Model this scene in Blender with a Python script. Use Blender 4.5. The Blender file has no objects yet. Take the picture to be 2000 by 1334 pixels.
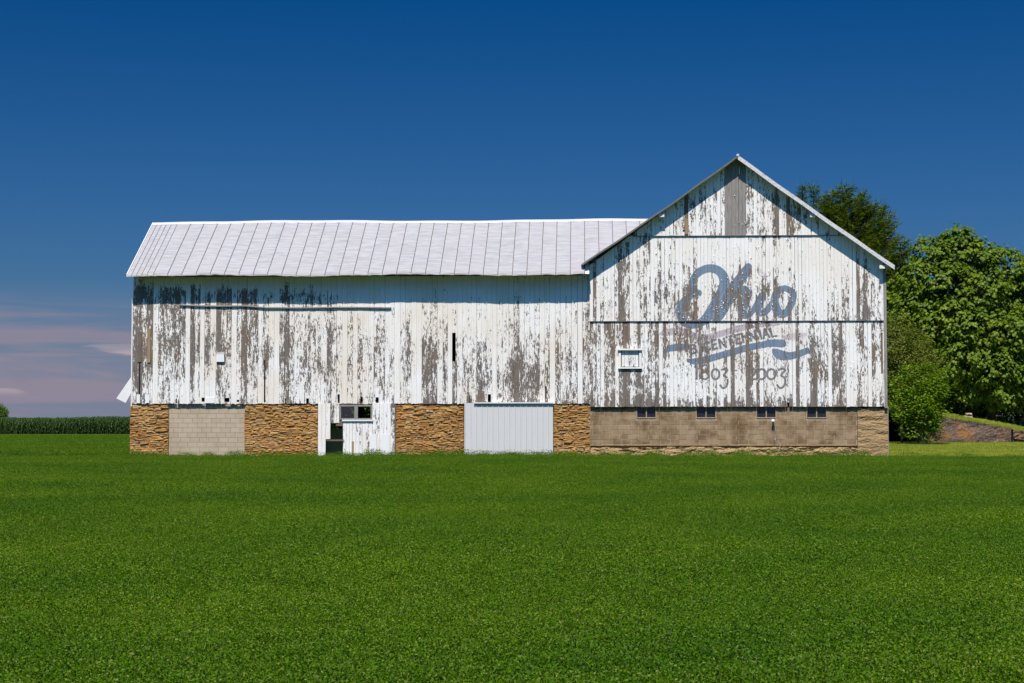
import bpy, math, random
import numpy as np
from mathutils import Vector, Matrix, Euler
R = math.radians
random.seed(7); rng = np.random.default_rng(7)
scene = bpy.context.scene
col = scene.collection

# ------------------------------------------------------------------ camera
CAM = Vector((0.0, -70.0, 1.3)); F = 3255.0
CEUL = Euler((R(90 + 2.87), 0.0, R(2.46)), 'XYZ')
cd = bpy.data.cameras.new('camera'); cam = bpy.data.objects.new('camera', cd); col.objects.link(cam)
cam.location = CAM; cam.rotation_euler = CEUL
cd.sensor_width = 36.0; cd.lens = F / 2000.0 * 36.0; cd.clip_start = 0.5; cd.clip_end = 6000
scene.camera = cam
CM = CEUL.to_matrix()

# ------------------------------------------------------------------ world, sun, exposure
SUN_EL, SUN_AZ = 60.0, 9.0          # azimuth: degrees to the left of straight behind the camera
world = bpy.data.worlds.new('World'); scene.world = world; world.use_nodes = True
wt = world.node_tree; wt.nodes.clear()

class G:
    """tiny node-graph writer"""
    def __init__(s, nt): s.nt = nt
    def n(s, typ, ins=None, **props):
        nd = s.nt.nodes.new(typ)
        for k, v in props.items(): setattr(nd, k, v)
        for k, v in (ins or {}).items():
            sk = nd.inputs[k]
            if isinstance(v, bpy.types.NodeSocket): s.nt.links.new(v, sk)
            else:
                if hasattr(sk.default_value, '__len__') and not hasattr(v, '__len__'): v = [v] * len(sk.default_value)
                if hasattr(sk.default_value, '__len__') and len(sk.default_value) == 4 and len(v) == 3: v = (*v, 1.0)
                sk.default_value = v
        return nd
    def m(s, op, a, b=0.0, c=0.0, clamp=False):
        return s.n('ShaderNodeMath', {0: a, 1: b, 2: c}, operation=op, use_clamp=clamp).outputs[0]
    def v(s, op, a, b=(0, 0, 0)):
        nd = s.n('ShaderNodeVectorMath', {0: a, 1: b}, operation=op); return nd.outputs[0]
    def mix(s, f, a, b, mode='MIX'):
        nd = s.nt.nodes.new('ShaderNodeMix'); nd.data_type = 'RGBA'; nd.blend_type = mode
        for k, v in ((0, f), (6, a), (7, b)):
            sk = nd.inputs[k]
            if isinstance(v, bpy.types.NodeSocket): s.nt.links.new(v, sk)
            else: sk.default_value = v if k == 0 else ((*v, 1.0) if len(v) == 3 else v)
        return nd.outputs[2]
    def noise(s, vec, scale=1.0, detail=3.0, rough=0.5, out=0, dist=0.0):
        nd = s.n('ShaderNodeTexNoise', {'Vector': vec, 'Scale': scale, 'Detail': detail, 'Roughness': rough, 'Distortion': dist})
        return nd.outputs[out]
    def ramp(s, f, stops, interp='LINEAR'):
        nd = s.n('ShaderNodeValToRGB', {0: f}); cr = nd.color_ramp; cr.interpolation = interp
        while len(cr.elements) < len(stops): cr.elements.new(0.5)
        for e, (p, c) in zip(cr.elements, stops):
            e.position = p; e.color = (*c, 1.0) if hasattr(c, '__len__') else (c, c, c, 1.0)
        return nd.outputs[0]
    def step(s, f, lo, hi):
        nd = s.n('ShaderNodeMapRange', {0: f, 1: lo, 2: hi, 3: 0.0, 4: 1.0}, clamp=True); return nd.outputs[0]

g = G(wt)
sky = g.n('ShaderNodeTexSky', sky_type='NISHITA', sun_disc=False, sun_elevation=R(SUN_EL), sun_rotation=R(180 + SUN_AZ),
          altitude=200, air_density=1.0, dust_density=0.3, ozone_density=3.0)
tc = g.n('ShaderNodeTexCoord').outputs['Generated']
sep = g.n('ShaderNodeSeparateXYZ', {0: tc}); dz = sep.outputs[2]
# deep polarised blue: the clear-sky radiance multiplied by a tint, raised high overhead to fill the wall shadows with blue
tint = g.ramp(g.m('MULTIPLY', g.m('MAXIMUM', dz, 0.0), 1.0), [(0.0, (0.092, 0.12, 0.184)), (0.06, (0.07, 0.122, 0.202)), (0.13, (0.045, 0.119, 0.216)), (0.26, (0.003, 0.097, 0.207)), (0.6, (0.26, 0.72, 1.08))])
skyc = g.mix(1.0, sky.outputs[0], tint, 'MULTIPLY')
# thin pinkish cloud streaks low on the horizon, all round
at2 = g.n('ShaderNodeMath', {0: sep.outputs[0], 1: sep.outputs[1]}, operation='ARCTAN2').outputs[0]
cv = g.n('ShaderNodeCombineXYZ', {0: g.m('MULTIPLY', at2, 5.0), 1: g.m('MULTIPLY', dz, 60.0), 2: 3.3}).outputs[0]
n1 = g.noise(cv, 1.3, 6, 0.55, dist=0.4)
band = g.m('MULTIPLY', g.step(dz, 0.078, 0.055), g.step(dz, -0.01, 0.012))
cl = g.m('MULTIPLY', g.step(n1, 0.44, 0.56), band)
hz = g.m('MULTIPLY', g.step(dz, 0.085, 0.035), 0.75)
c1 = g.mix(hz, skyc, (0.92, 1.02, 1.47))
c2 = g.mix(g.m('MULTIPLY', cl, 0.62), c1, (1.40, 1.13, 1.38))
cv2 = g.n('ShaderNodeCombineXYZ', {0: g.m('MULTIPLY', at2, 9.0), 1: g.m('MULTIPLY', dz, 70.0), 2: 9.1}).outputs[0]
n2 = g.noise(cv2, 1.6, 4, 0.5)
puff = g.m('MULTIPLY', g.step(n2, 0.58, 0.66), g.m('MULTIPLY', g.step(dz, 0.05, 0.04), g.step(dz, 0.015, 0.025)))
c3 = g.mix(g.m('MULTIPLY', puff, 0.6), c2, (2.9, 2.2, 2.15))
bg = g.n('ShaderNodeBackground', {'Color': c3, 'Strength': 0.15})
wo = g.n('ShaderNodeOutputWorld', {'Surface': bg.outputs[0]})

sd = bpy.data.lights.new('sun', 'SUN'); sun = bpy.data.objects.new('sun', sd); col.objects.link(sun)
sd.energy = 4.2; sd.angle = R(0.53); sd.color = (1.0, 0.93, 0.825)
sun.rotation_euler = (R(90 - SUN_EL), 0, R(-SUN_AZ)); sun.location = (0, -40, 60)
vs = scene.view_settings; vs.view_transform = 'Standard'; vs.look = 'None'; vs.gamma = 1.0; vs.exposure = 0.58; vs.use_curve_mapping = False

# ------------------------------------------------------------------ projection helpers
def P(x, y, Y):
    """point of the world plane Y that the photo pixel (x, y) shows"""
    d = CM @ Vector(((x - 1000) / F, -(y - 667) / F, -1.0))
    t = (Y - CAM.y) / d.y
    return CAM + d * t
def PX(x, Y=0.0, y=700): return P(x, y, Y).x
def PZ(y, Y=0.0, x=900): return P(x, y, Y).z
CMI = np.array(CM.transposed())
def unproj(X, Y, Z):
    v = np.stack([X - CAM.x, Y - CAM.y, Z - CAM.z], -1) @ CMI.T
    return 1000 + F * v[..., 0] / -v[..., 2], 667 - F * v[..., 1] / -v[..., 2]

# ------------------------------------------------------------------ object helpers
def fast_mesh(name, verts, faces, mats=(), smooth=False, midx=None):
    verts = np.asarray(verts, dtype=np.float32); me = bpy.data.meshes.new(name)
    me.vertices.add(len(verts)); me.vertices.foreach_set('co', verts.ravel())
    if isinstance(faces, np.ndarray):
        k = faces.shape[1]; nf = len(faces); idx = faces.astype(np.int32).ravel(); starts = np.arange(nf, dtype=np.int32) * k
    else:
        nf = len(faces); ln = np.array([len(f) for f in faces], dtype=np.int32)
        idx = np.array([i for f in faces for i in f], dtype=np.int32); starts = np.concatenate([[0], np.cumsum(ln)[:-1]]).astype(np.int32) if nf else np.zeros(0, np.int32)
    me.loops.add(len(idx)); me.loops.foreach_set('vertex_index', idx)
    me.polygons.add(nf); me.polygons.foreach_set('loop_start', starts)
    if midx is not None: me.polygons.foreach_set('material_index', np.asarray(midx, dtype=np.int32))
    me.update(calc_edges=True); me.validate()
    me.polygons.foreach_set('use_smooth', np.full(len(me.polygons), bool(smooth)))
    for m_ in mats: me.materials.append(m_)
    return me
def attr(me, name, vals, typ='FLOAT'):
    a = me.attributes.new(name, typ, 'POINT'); v = np.asarray(vals, dtype=np.float32).ravel()
    key = {'FLOAT': 'value', 'FLOAT_COLOR': 'color', 'FLOAT_VECTOR': 'vector'}[typ]; a.data.foreach_set(key, v)
def link(name, me, parent=None, loc=None):
    o = bpy.data.objects.new(name, me); col.objects.link(o)
    if loc is not None: o.location = loc
    if parent is not None: o.parent = parent
    return o
def empty(name, loc=(0, 0, 0), parent=None):
    o = bpy.data.objects.new(name, None); col.objects.link(o); o.location = loc; o.empty_display_size = 0.3
    if parent is not None: o.parent = parent
    return o
def tag(o, label, cat=None, group=None, kind=None):
    if label: o['label'] = label
    if cat: o['category'] = cat
    if group: o['group'] = group
    if kind: o['kind'] = kind
    return o
class MB:
    def __init__(s): s.v = []; s.f = []; s.mi = []
    def box(s, x0, x1, y0, y1, z0, z1, mi=0):
        b = len(s.v); s.v += [(x, y, z) for z in (z0, z1) for y in (y0, y1) for x in (x0, x1)]
        for f in ((0, 2, 3, 1), (4, 5, 7, 6), (0, 1, 5, 4), (2, 6, 7, 3), (0, 4, 6, 2), (1, 3, 7, 5)): s.f.append([b + i for i in f]); s.mi.append(mi)
    def prism(s, poly, y0, y1, mi=0):
        """poly: list of (x, z) counter-clockwise seen from -Y"""
        b = len(s.v); n = len(poly)
        s.v += [(x, y0, z) for x, z in poly] + [(x, y1, z) for x, z in poly]
        s.f.append([b + i for i in range(n)]); s.f.append([b + n + i for i in reversed(range(n))]); s.mi += [mi, mi]
        for i in range(n): j = (i + 1) % n; s.f.append([b + i, b + n + i, b + n + j, b + j]); s.mi.append(mi)
    def tube(s, pts, rad, k=6, mi=0):
        pts = [Vector(p) for p in pts]; b = len(s.v)
        for i, p in enumerate(pts):
            t = (pts[min(i + 1, len(pts) - 1)] - pts[max(i - 1, 0)]).normalized()
            a = t.orthogonal().normalized(); c = t.cross(a); r = rad[i] if hasattr(rad, '__len__') else rad
            for j in range(k):
                w = 2 * math.pi * j / k; q = p + (a * math.cos(w) + c * math.sin(w)) * r; s.v.append(tuple(q))
        for i in range(len(pts) - 1):
            for j in range(k):
                j2 = (j + 1) % k; s.f.append([b + i * k + j, b + i * k + j2, b + (i + 1) * k + j2, b + (i + 1) * k + j]); s.mi.append(mi)
        s.f.append([b + j for j in reversed(range(k))]); s.f.append([b + (len(pts) - 1) * k + j for j in range(k)]); s.mi += [mi, mi]
    def mesh(s, name, mats, smooth=False): return fast_mesh(name, s.v, s.f, mats, smooth, s.mi)
    def build(s, name, mats, parent=None, smooth=False):
        if not hasattr(mats, '__len__'): mats = [mats]
        return link(name, s.mesh(name, mats, smooth), parent)
def box(name, b, mat, parent=None):
    m_ = MB(); m_.box(*b); return m_.build(name, mat, parent)

# ------------------------------------------------------------------ materials
def newmat(name):
    m_ = bpy.data.materials.new(name); m_.use_nodes = True; m_.node_tree.nodes.clear(); return m_, G(m_.node_tree)
def finish(m_, g, base, rough=0.8, height=None, bump=0.3, dist=0.01, metallic=0.0, spec=0.3, nrm=None):
    ins = {'Base Color': base, 'Roughness': rough, 'Metallic': metallic, 'Specular IOR Level': spec}
    if height is not None:
        b = g.n('ShaderNodeBump', {'Strength': bump, 'Distance': dist, 'Height': height}); ins['Normal'] = b.outputs[0]
    p = g.n('ShaderNodeBsdfPrincipled', ins); g.n('ShaderNodeOutputMaterial', {'Surface': p.outputs[0]}); return m_
def pos(g): return g.n('ShaderNodeNewGeometry').outputs['Position']
def vmul(g, v, s): return g.v('MULTIPLY', v, s)
def simple(name, c, rough=0.8, var=0.25, scale=6.0, metallic=0.0, spec=0.3, stretch=(1, 1, 1), bump=0.2, dist=0.006):
    m_, g = newmat(name); n = g.noise(vmul(g, pos(g), stretch), scale, 6, 0.6)
    base = g.mix(n, tuple(x * (1 - var) for x in c), tuple(x * (1 + var) for x in c))
    return finish(m_, g, base, rough, n, bump, dist, metallic, spec)

def paint_mat(name, warm=0.5, xs=6.0):
    """white paint flaking off grey weathered boards; 'wear' and 'mural' come from the boards themselves"""
    m_, g = newmat(name)
    p = pos(g); rnd = g.n('ShaderNodeObjectInfo').outputs['Random']
    off = g.n('ShaderNodeCombineXYZ', {0: g.m('MULTIPLY', rnd, 91.0), 1: 0.0, 2: g.m('MULTIPLY', rnd, 57.0)}).outputs[0]
    po = g.v('ADD', p, off)
    wear = g.n('ShaderNodeAttribute', attribute_name='wear').outputs['Fac']
    a = g.noise(vmul(g, po, (xs, 4.0, 1.0)), 1.0, 5, 0.62)
    b = g.noise(vmul(g, po, (18.0, 9.0, 4.6)), 1.0, 4, 0.65)
    big = g.noise(vmul(g, p, (1.3, 1.0, 0.8)), 1.0, 3, 0.5)
    fine = g.noise(vmul(g, po, (44.0, 20.0, 15.0)), 1.0, 2, 0.5)
    s = g.m('ADD', g.m('MULTIPLY', a, 1.25), g.m('MULTIPLY', b, 1.3))
    s = g.m('ADD', s, g.m('MULTIPLY', big, 0.55)); s = g.m('ADD', s, g.m('MULTIPLY', fine, 0.60))
    s = g.m('ADD', s, wear)                                    # mean of the noises ~1.475
    bare = g.step(s, 2.19, 2.225)
    # bare wood
    grain = g.noise(vmul(g, po, (42.0, 20.0, 1.6)), 1.0, 5, 0.65)
    wood = g.ramp(grain, [(0.28, (0.055, 0.046, 0.040)), (0.45, (0.145, 0.124, 0.108)), (0.62, (0.212, 0.184, 0.162)), (0.8, (0.32, 0.28, 0.25))])
    warmn = g.noise(vmul(g, p, (0.6, 1, 0.5)), 1.0, 2, 0.5)
    wood = g.mix(g.step(warmn, 0.45, 0.62), wood, g.mix(1.0, wood, (1.08, 0.97, 0.84), 'MULTIPLY'))
    # paint, greyed and creamy with age
    d1 = g.noise(vmul(g, po, (14.0, 3.0, 0.9)), 1.0, 4, 0.6)
    d2 = g.noise(vmul(g, p, (0.55, 1.0, 0.45)), 1.0, 4, 0.6)
    white = g.mix(g.step(d1, 0.42, 0.7), (0.83, 0.81, 0.785), (0.76, 0.735, 0.70))
    cr = g.m('MULTIPLY', g.step(g.m('ADD', d2, g.m('MULTIPLY', d1, 0.35)), 0.56, 0.82), warm)
    white = g.mix(cr, white, (0.735, 0.65, 0.535))
    ms = g.n('ShaderNodeAttribute', attribute_name='mural'); ma = g.n('ShaderNodeAttribute', attribute_name='mural_amount').outputs['Fac']
    white = g.mix(ma, white, g.mix(g.step(d1, 0.3, 0.7), ms.outputs['Color'], g.mix(0.25, ms.outputs['Color'], (0.4, 0.4, 0.42))))
    # thin dark checks in the paint
    ck = g.noise(vmul(g, po, (30.0, 10.0, 5.0)), 1.0, 3, 0.7)
    white = g.mix(g.m('MULTIPLY', g.step(ck, 0.665, 0.70), 0.85), white, (0.10, 0.08, 0.065))
    base = g.mix(bare, white, wood)
    edge = g.m('MULTIPLY', g.step(s, 2.165, 2.19), g.step(s, 2.24, 2.20))
    base = g.mix(g.m('MULTIPLY', edge, 0.2), base, (0.05, 0.04, 0.035))
    h = g.m('ADD', g.m('MULTIPLY', g.step(s, 2.24, 2.16), 1.0), g.m('MULTIPLY', grain, 0.35))
    rough = g.m('MULTIPLY_ADD', bare, 0.25, 0.6)
    return finish(m_, g, base, rough, h, 0.7, 0.006, 0.0, 0.25)

M = {}
M['paint'] = paint_mat('weathered_white_paint', 0.75)
M['paint_gable'] = paint_mat('weathered_white_paint_gable', 0.40, 5.5)
def wood_mat(name, dark, light, xs=60, zs=3):
    m_, g = newmat(name); p = pos(g)
    gr = g.noise(vmul(g, p, (xs, 20, zs)), 1.0, 5, 0.65); k = g.noise(vmul(g, p, (4, 4, 1.5)), 1.0, 3, 0.5)
    b = g.mix(g.step(gr, 0.25, 0.75), dark, light); b = g.mix(g.m('MULTIPLY', k, 0.5), b, dark)
    return finish(m_, g, b, 0.85, gr, 0.5, 0.005, 0, 0.2)
M['grey_wood'] = wood_mat('bare_grey_wood', (0.14, 0.125, 0.115), (0.44, 0.41, 0.38))
M['tan_wood'] = wood_mat('tan_board', (0.20, 0.13, 0.07), (0.46, 0.34, 0.20))
M['brown_wood'] = wood_mat('dull_brown_wood', (0.10, 0.075, 0.055), (0.26, 0.20, 0.15))
M['sash'] = wood_mat('weathered_tan_sash', (0.22, 0.14, 0.08), (0.60, 0.45, 0.30))
M['dark_wood'] = wood_mat('dark_old_timber', (0.025, 0.02, 0.016), (0.08, 0.062, 0.048))
M['white_trim'] = simple('white_trim_paint', (0.74, 0.735, 0.72), 0.55, 0.08, 9)
M['white_new'] = simple('fresh_white_sheet', (0.77, 0.765, 0.755), 0.55, 0.03, 3, bump=0.05)

def roof_mat():
    m_, g = newmat('painted_roof_tin'); p = pos(g); rnd = g.n('ShaderNodeObjectInfo').outputs['Random']
    off = g.n('ShaderNodeCombineXYZ', {0: g.m('MULTIPLY', rnd, 31.0), 2: g.m('MULTIPLY', rnd, 17.0)}).outputs[0]; po = g.v('ADD', p, off)
    wr = g.noise(vmul(g, po, (1.3, 7.0, 9.0)), 1.0, 4, 0.55); sp = g.noise(vmul(g, po, (8.0, 8.0, 16.0)), 1.0, 5, 0.75)
    bigp = g.noise(vmul(g, p, (0.8, 1, 1)), 1.0, 3, 0.5)
    b = g.mix(g.step(wr, 0.3, 0.62), (0.28, 0.266, 0.262), (0.385, 0.368, 0.362)); wl = g.noise(vmul(g, po, (2.0, 16.0, 20.0)), 1.0, 3, 0.6); b = g.mix(g.m('MULTIPLY', g.step(wl, 0.60, 0.68), 0.45), b, (0.19, 0.175, 0.18)); b = g.mix(g.m('MULTIPLY', rnd, 0.35), b, (0.37, 0.345, 0.335))  # wrinkle shading put into the colour: darker bands and thin dark lines
    spots = g.m('MULTIPLY', g.step(sp, 0.63, 0.68), g.step(bigp, 0.47, 0.6)); b = g.mix(g.m('MULTIPLY', spots, 0.7), b, (0.16, 0.12, 0.10))
    return finish(m_, g, b, 0.62, g.m('ADD', wr, g.m('MULTIPLY', sp, 0.1)), 0.9, 0.06, 0.0, 0.3)
M['roof'] = roof_mat()
M['seam'] = simple('dark_rusty_seam', (0.075, 0.06, 0.062), 0.8, 0.4, 8)
M['ridge'] = simple('white_ridge_tin', (0.52, 0.51, 0.52), 0.5, 0.1, 4)
def rake_mat():
    m_, g = newmat('weathered_rake_tin'); p = pos(g); a = g.noise(p, 3.2, 6, 0.7); b_ = g.noise(p, 13.0, 4, 0.7)
    b = g.mix(g.step(b_, 0.5, 0.72), (0.62, 0.60, 0.60), (0.26, 0.24, 0.24)); b = g.mix(g.step(a, 0.57, 0.68), b, (0.36, 0.20, 0.11))
    return finish(m_, g, b, 0.7, b_, 0.4, 0.01)
M['rake'] = rake_mat()
M['rake_dark'] = simple('grey_weathered_edge', (0.15, 0.135, 0.13), 0.8, 0.4, 9)

def stone_mat():
    m_, g = newmat('golden_fieldstone'); p = pos(g)
    r1 = g.n('ShaderNodeObjectInfo').outputs['Random']; r2 = g.n('ShaderNodeNewGeometry').outputs['Random Per Island']
    r = g.m('FRACT', g.m('ADD', r1, g.m('MULTIPLY', r2, 7.31)))
    n = g.noise(p, 9.0, 6, 0.7); n2 = g.noise(p, 1.1, 3, 0.5); n3 = g.noise(vmul(g, p, (18, 18, 60)), 1.0, 4, 0.6)
    c = g.ramp(r, [(0.0, (0.36, 0.19, 0.065)), (0.2, (0.46, 0.26, 0.085)), (0.42, (0.53, 0.32, 0.115)), (0.62, (0.43, 0.25, 0.10)), (0.8, (0.49, 0.33, 0.165)), (0.93, (0.36, 0.205, 0.09)), (1.0, (0.58, 0.43, 0.26))])
    c = g.mix(g.step(n, 0.35, 0.68), g.mix(1.0, c, (0.66, 0.60, 0.52), 'MULTIPLY'), g.mix(1.0, c, (1.22, 1.18, 1.08), 'MULTIPLY'))
    c = g.mix(g.m('MULTIPLY', g.step(n2, 0.5, 0.66), 0.45), c, g.mix(1.0, c, (1.05, 0.72, 0.52), 'MULTIPLY'))
    return finish(m_, g, c, 0.9, g.m('ADD', n, g.m('MULTIPLY', n3, 0.6)), 1.0, 0.035, 0, 0.15)
M['stone'] = stone_mat()
M['mortar'] = simple('dark_sandy_mortar', (0.30, 0.20, 0.09), 0.95, 0.5, 12, bump=0.9, dist=0.03)
def block_mat(name, c1, c2, stain, stainamt):
    m_, g = newmat(name); p = pos(g); r = g.n('ShaderNodeObjectInfo').outputs['Random']
    n = g.noise(p, 60.0, 4, 0.7); n2 = g.noise(p, 1.3, 5, 0.6); n3 = g.noise(vmul(g, p, (5, 1, 2.0)), 1.0, 4, 0.6)
    c = g.mix(r, c1, c2); c = g.mix(g.m('MULTIPLY', g.step(n, 0.55, 0.8), 0.35), c, tuple(x * 0.5 for x in c1))
    c = g.mix(g.m('MULTIPLY', g.step(n2, 0.44, 0.64), stainamt), c, stain)
    c = g.mix(g.m('MULTIPLY', g.step(n3, 0.55, 0.75), stainamt * 0.45), c, tuple(x * 0.62 for x in stain))
    return finish(m_, g, c, 0.92, n, 0.5, 0.006, 0, 0.15)
M['block_pale'] = block_mat('pale_concrete_block', (0.42, 0.335, 0.24), (0.475, 0.385, 0.285), (0.36, 0.275, 0.185), 0.45)
M['block_brown'] = block_mat('stained_concrete_block', (0.275, 0.187, 0.105), (0.345, 0.25, 0.155), (0.150, 0.088, 0.042), 0.95)
M['joint_dark'] = simple('dark_block_joint', (0.20, 0.155, 0.11), 0.95, 0.4, 10)
M['joint_light'] = simple('pale_block_mortar', (0.42, 0.335, 0.235), 0.95, 0.45, 3)
M['concrete'] = simple('rough_tan_concrete', (0.34, 0.225, 0.11), 0.95, 0.5, 9, bump=0.9, dist=0.04, stretch=(1, 1, 2.2))
def door_metal():
    m_, g = newmat('white_ribbed_steel'); p = pos(g); n = g.noise(vmul(g, p, (9, 2, 0.7)), 1.0, 4, 0.6)
    b = g.mix(n, (0.56, 0.55, 0.54), (0.63, 0.62, 0.605)); return finish(m_, g, b, 0.42, n, 0.1, 0.004, 0, 0.4)
M['steel'] = door_metal()
M['galv'] = simple('galvanised_conduit', (0.45, 0.45, 0.45), 0.4, 0.15, 9, metallic=0.6)
def glass_mat():
    m_, g = newmat('dusty_window_glass'); p = pos(g); n = g.noise(vmul(g, p, (9, 3, 2)), 1.0, 5, 0.6)
    return finish(m_, g, g.mix(n, (0.008, 0.011, 0.022), (0.03, 0.034, 0.05)), 0.15, None, 0, 0, 0, 0.6)
M['glass'] = glass_mat()
def clear_glass():
    m_, g = newmat('clear_window_glass')
    t = g.n('ShaderNodeBsdfTransparent', {'Color': (0.62, 0.66, 0.68)}); gl = g.n('ShaderNodeBsdfGlossy', {'Color': (0.9, 0.9, 0.9), 'Roughness': 0.02})
    mx = g.n('ShaderNodeMixShader', {0: 0.12, 1: t.outputs[0], 2: gl.outputs[0]}); g.n('ShaderNodeOutputMaterial', {'Surface': mx.outputs[0]}); return m_
M['clear_glass'] = clear_glass()
def rust_wall():
    m_, g = newmat('old_mossy_concrete'); p = pos(g)
    a = g.noise(p, 1.7, 5, 0.65); b_ = g.noise(p, 9.0, 4, 0.7); v_ = g.n('ShaderNodeTexVoronoi', {'Vector': p, 'Scale': 7.0}).outputs['Distance']
    c = g.mix(g.step(b_, 0.35, 0.7), (0.085, 0.062, 0.052), (0.205, 0.145, 0.108))
    c = g.mix(g.m('MULTIPLY', g.step(a, 0.50, 0.70), 0.75), c, (0.33, 0.145, 0.045))
    c = g.mix(g.m('MULTIPLY', g.step(v_, 0.17, 0.10), g.step(b_, 0.5, 0.55)), c, (0.50, 0.40, 0.28))
    return finish(m_, g, c, 0.95, g.m('ADD', b_, a), 0.9, 0.05, 0, 0.1)
M['rust_wall'] = rust_wall()
M['inner_plaster'] = simple('old_limewash', (0.85, 0.70, 0.38), 0.9, 0.3, 4)

def leaf_mat(name, cols, trans=0.25, gloss=0.06, big=0.0, spread=1.0):
    m_, g = newmat(name); ge = g.n('ShaderNodeNewGeometry')
    r = g.m('FRACT', g.m('ADD', ge.outputs['Random Per Island'], g.n('ShaderNodeObjectInfo').outputs['Random']))
    st = [(i / (len(cols) - 1), c) for i, c in enumerate(cols)]
    c = g.ramp(r, st)
    if big:
        n = g.noise(ge.outputs['Position'], big, 3, 0.5); c = g.mix(1.0, c, g.ramp(n, [(0.3, (0.74, 0.82, 0.9)), (0.7, (1.28, 1.14, 1.0))]), 'MULTIPLY')
    d = g.n('ShaderNodeBsdfDiffuse', {'Color': c}); t = g.n('ShaderNodeBsdfTranslucent', {'Color': g.mix(1.0, c, (1.5, 1.5, 0.5), 'MULTIPLY')})
    gl = g.n('ShaderNodeBsdfGlossy', {'Color': (0.8, 0.85, 0.8), 'Roughness': 0.42})
    a = g.n('ShaderNodeMixShader', {0: trans, 1: d.outputs[0], 2: t.outputs[0]}); b = g.n('ShaderNodeMixShader', {0: gloss, 1: a.outputs[0], 2: gl.outputs[0]})
    g.n('ShaderNodeOutputMaterial', {'Surface': b.outputs[0]}); return m_
M['alfalfa'] = leaf_mat('alfalfa_leaf', [(0.036, 0.098, 0.001), (0.060, 0.143, 0.002), (0.084, 0.172, 0.004), (0.050, 0.126, 0.002), (0.12, 0.21, 0.018), (0.055, 0.115, 0.022), (0.04, 0.10, 0.003), (0.20, 0.24, 0.05), (0.035, 0.09, 0.002)], 0.25, 0.0, 0.22)
M['lawn_blade'] = leaf_mat('lawn_blade', [(0.16, 0.24, 0.012), (0.24, 0.30, 0.02), (0.40, 0.40, 0.08), (0.15, 0.24, 0.012), (0.45, 0.42, 0.14)], 0.25, 0.0, 0.6)
M['straw'] = leaf_mat('pale_stem', [(0.30, 0.32, 0.10), (0.16, 0.24, 0.05), (0.42, 0.38, 0.20), (0.22, 0.28, 0.06)], 0.2, 0.0)
M['corn_leaf'] = leaf_mat('corn_leaf', [(0.025, 0.065, 0.014), (0.05, 0.105, 0.025), (0.035, 0.08, 0.018), (0.085, 0.14, 0.03)], 0.2, 0.01)
M['corn_stalk'] = simple('corn_stalk', (0.10, 0.14, 0.03), 0.7, 0.3, 3)
M['catalpa_leaf'] = leaf_mat('broad_leaf', [(0.055, 0.10, 0.004), (0.095, 0.155, 0.006), (0.14, 0.205, 0.01), (0.075, 0.125, 0.005), (0.14, 0.20, 0.015)], 0.3, 0.015, 0.5)
M['spruce'] = leaf_mat('spruce_needles', [(0.040, 0.076, 0.005), (0.072, 0.118, 0.005), (0.155, 0.19, 0.010), (0.048, 0.09, 0.006)], 0.14, 0.0, 0.7)
M['olive_leaf'] = leaf_mat('olive_shrub_leaf', [(0.10, 0.14, 0.015), (0.15, 0.185, 0.03), (0.20, 0.22, 0.05), (0.12, 0.16, 0.02)], 0.25, 0.01, 0.7)
M['bright_leaf'] = leaf_mat('bright_shrub_leaf', [(0.07, 0.14, 0.004), (0.12, 0.22, 0.006), (0.18, 0.28, 0.010), (0.09, 0.17, 0.006)], 0.3, 0.015, 0.7)
M['far_leaf'] = leaf_mat('far_tree_leaf', [(0.05, 0.095, 0.006), (0.10, 0.16, 0.010), (0.07, 0.12, 0.008)], 0.25, 0.01, 0.5)
M['bark'] = simple('brown_bark', (0.11, 0.08, 0.055), 0.9, 0.4, 6, stretch=(4, 4, 1), bump=0.8, dist=0.03)

def ground_mat(name, c1, c2, c3, sc=1.0):
    m_, g = newmat(name); p = pos(g)
    a = g.noise(p, 0.09 * sc, 4, 0.6); b_ = g.noise(p, 2.5 * sc, 6, 0.75); s_ = g.noise(vmul(g, p, (0.05, 0.3, 1)), 1.0, 3, 0.5)
    c = g.mix(g.step(b_, 0.3, 0.7), c1, c2); c = g.mix(g.m('MULTIPLY', g.step(g.m('MULTIPLY', g.m('ADD', a, s_), 0.5), 0.47, 0.6), 0.55), c, c3)
    return finish(m_, g, c, 0.95, b_, 0.8, 0.15, 0, 0.05)
M['field_soil'] = ground_mat('crop_ground', (0.020, 0.052, 0.002), (0.040, 0.086, 0.003), (0.052, 0.098, 0.004))
M['lawn_ground'] = ground_mat('lawn_ground', (0.16, 0.22, 0.015), (0.25, 0.29, 0.03), (0.38, 0.36, 0.09), 2.0)

# ------------------------------------------------------------------ ground
def ss(t): t = np.clip(t, 0, 1); return t * t * (3 - 2 * t)
def gz(x, y):
    x = np.asarray(x, float); y = np.asarray(y, float)
    z = -0.20 - 0.50 * ss((-y - 4) / 55.0)
    z = z + 0.20 * ss((y - 2) / 60.0)
    return z + 0.42 * ss((y - 1.5) / 20.0) * ss((x - 8) / 8.0)
xs_ = np.concatenate([np.linspace(-2500, -200, 10), np.linspace(-160, 160, 161), np.linspace(200, 2500, 10)])
ys_ = np.concatenate([np.linspace(-600, -90, 6), np.linspace(-80, 80, 161), np.linspace(90, 3500, 24)])
XX, YY = np.meshgrid(xs_, ys_); ZZ = gz(XX, YY); nx_, ny_ = len(xs_), len(ys_)
ii = (np.arange(ny_ - 1)[:, None] * nx_ + np.arange(nx_ - 1)[None]).ravel()
quads = np.stack([ii, ii + 1, ii + 1 + nx_, ii + nx_], 1)
ground = link('ground', fast_mesh('ground', np.stack([XX.ravel(), YY.ravel(), ZZ.ravel()], 1), quads, [M['field_soil']], True)); ground['kind'] = 'structure'
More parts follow.
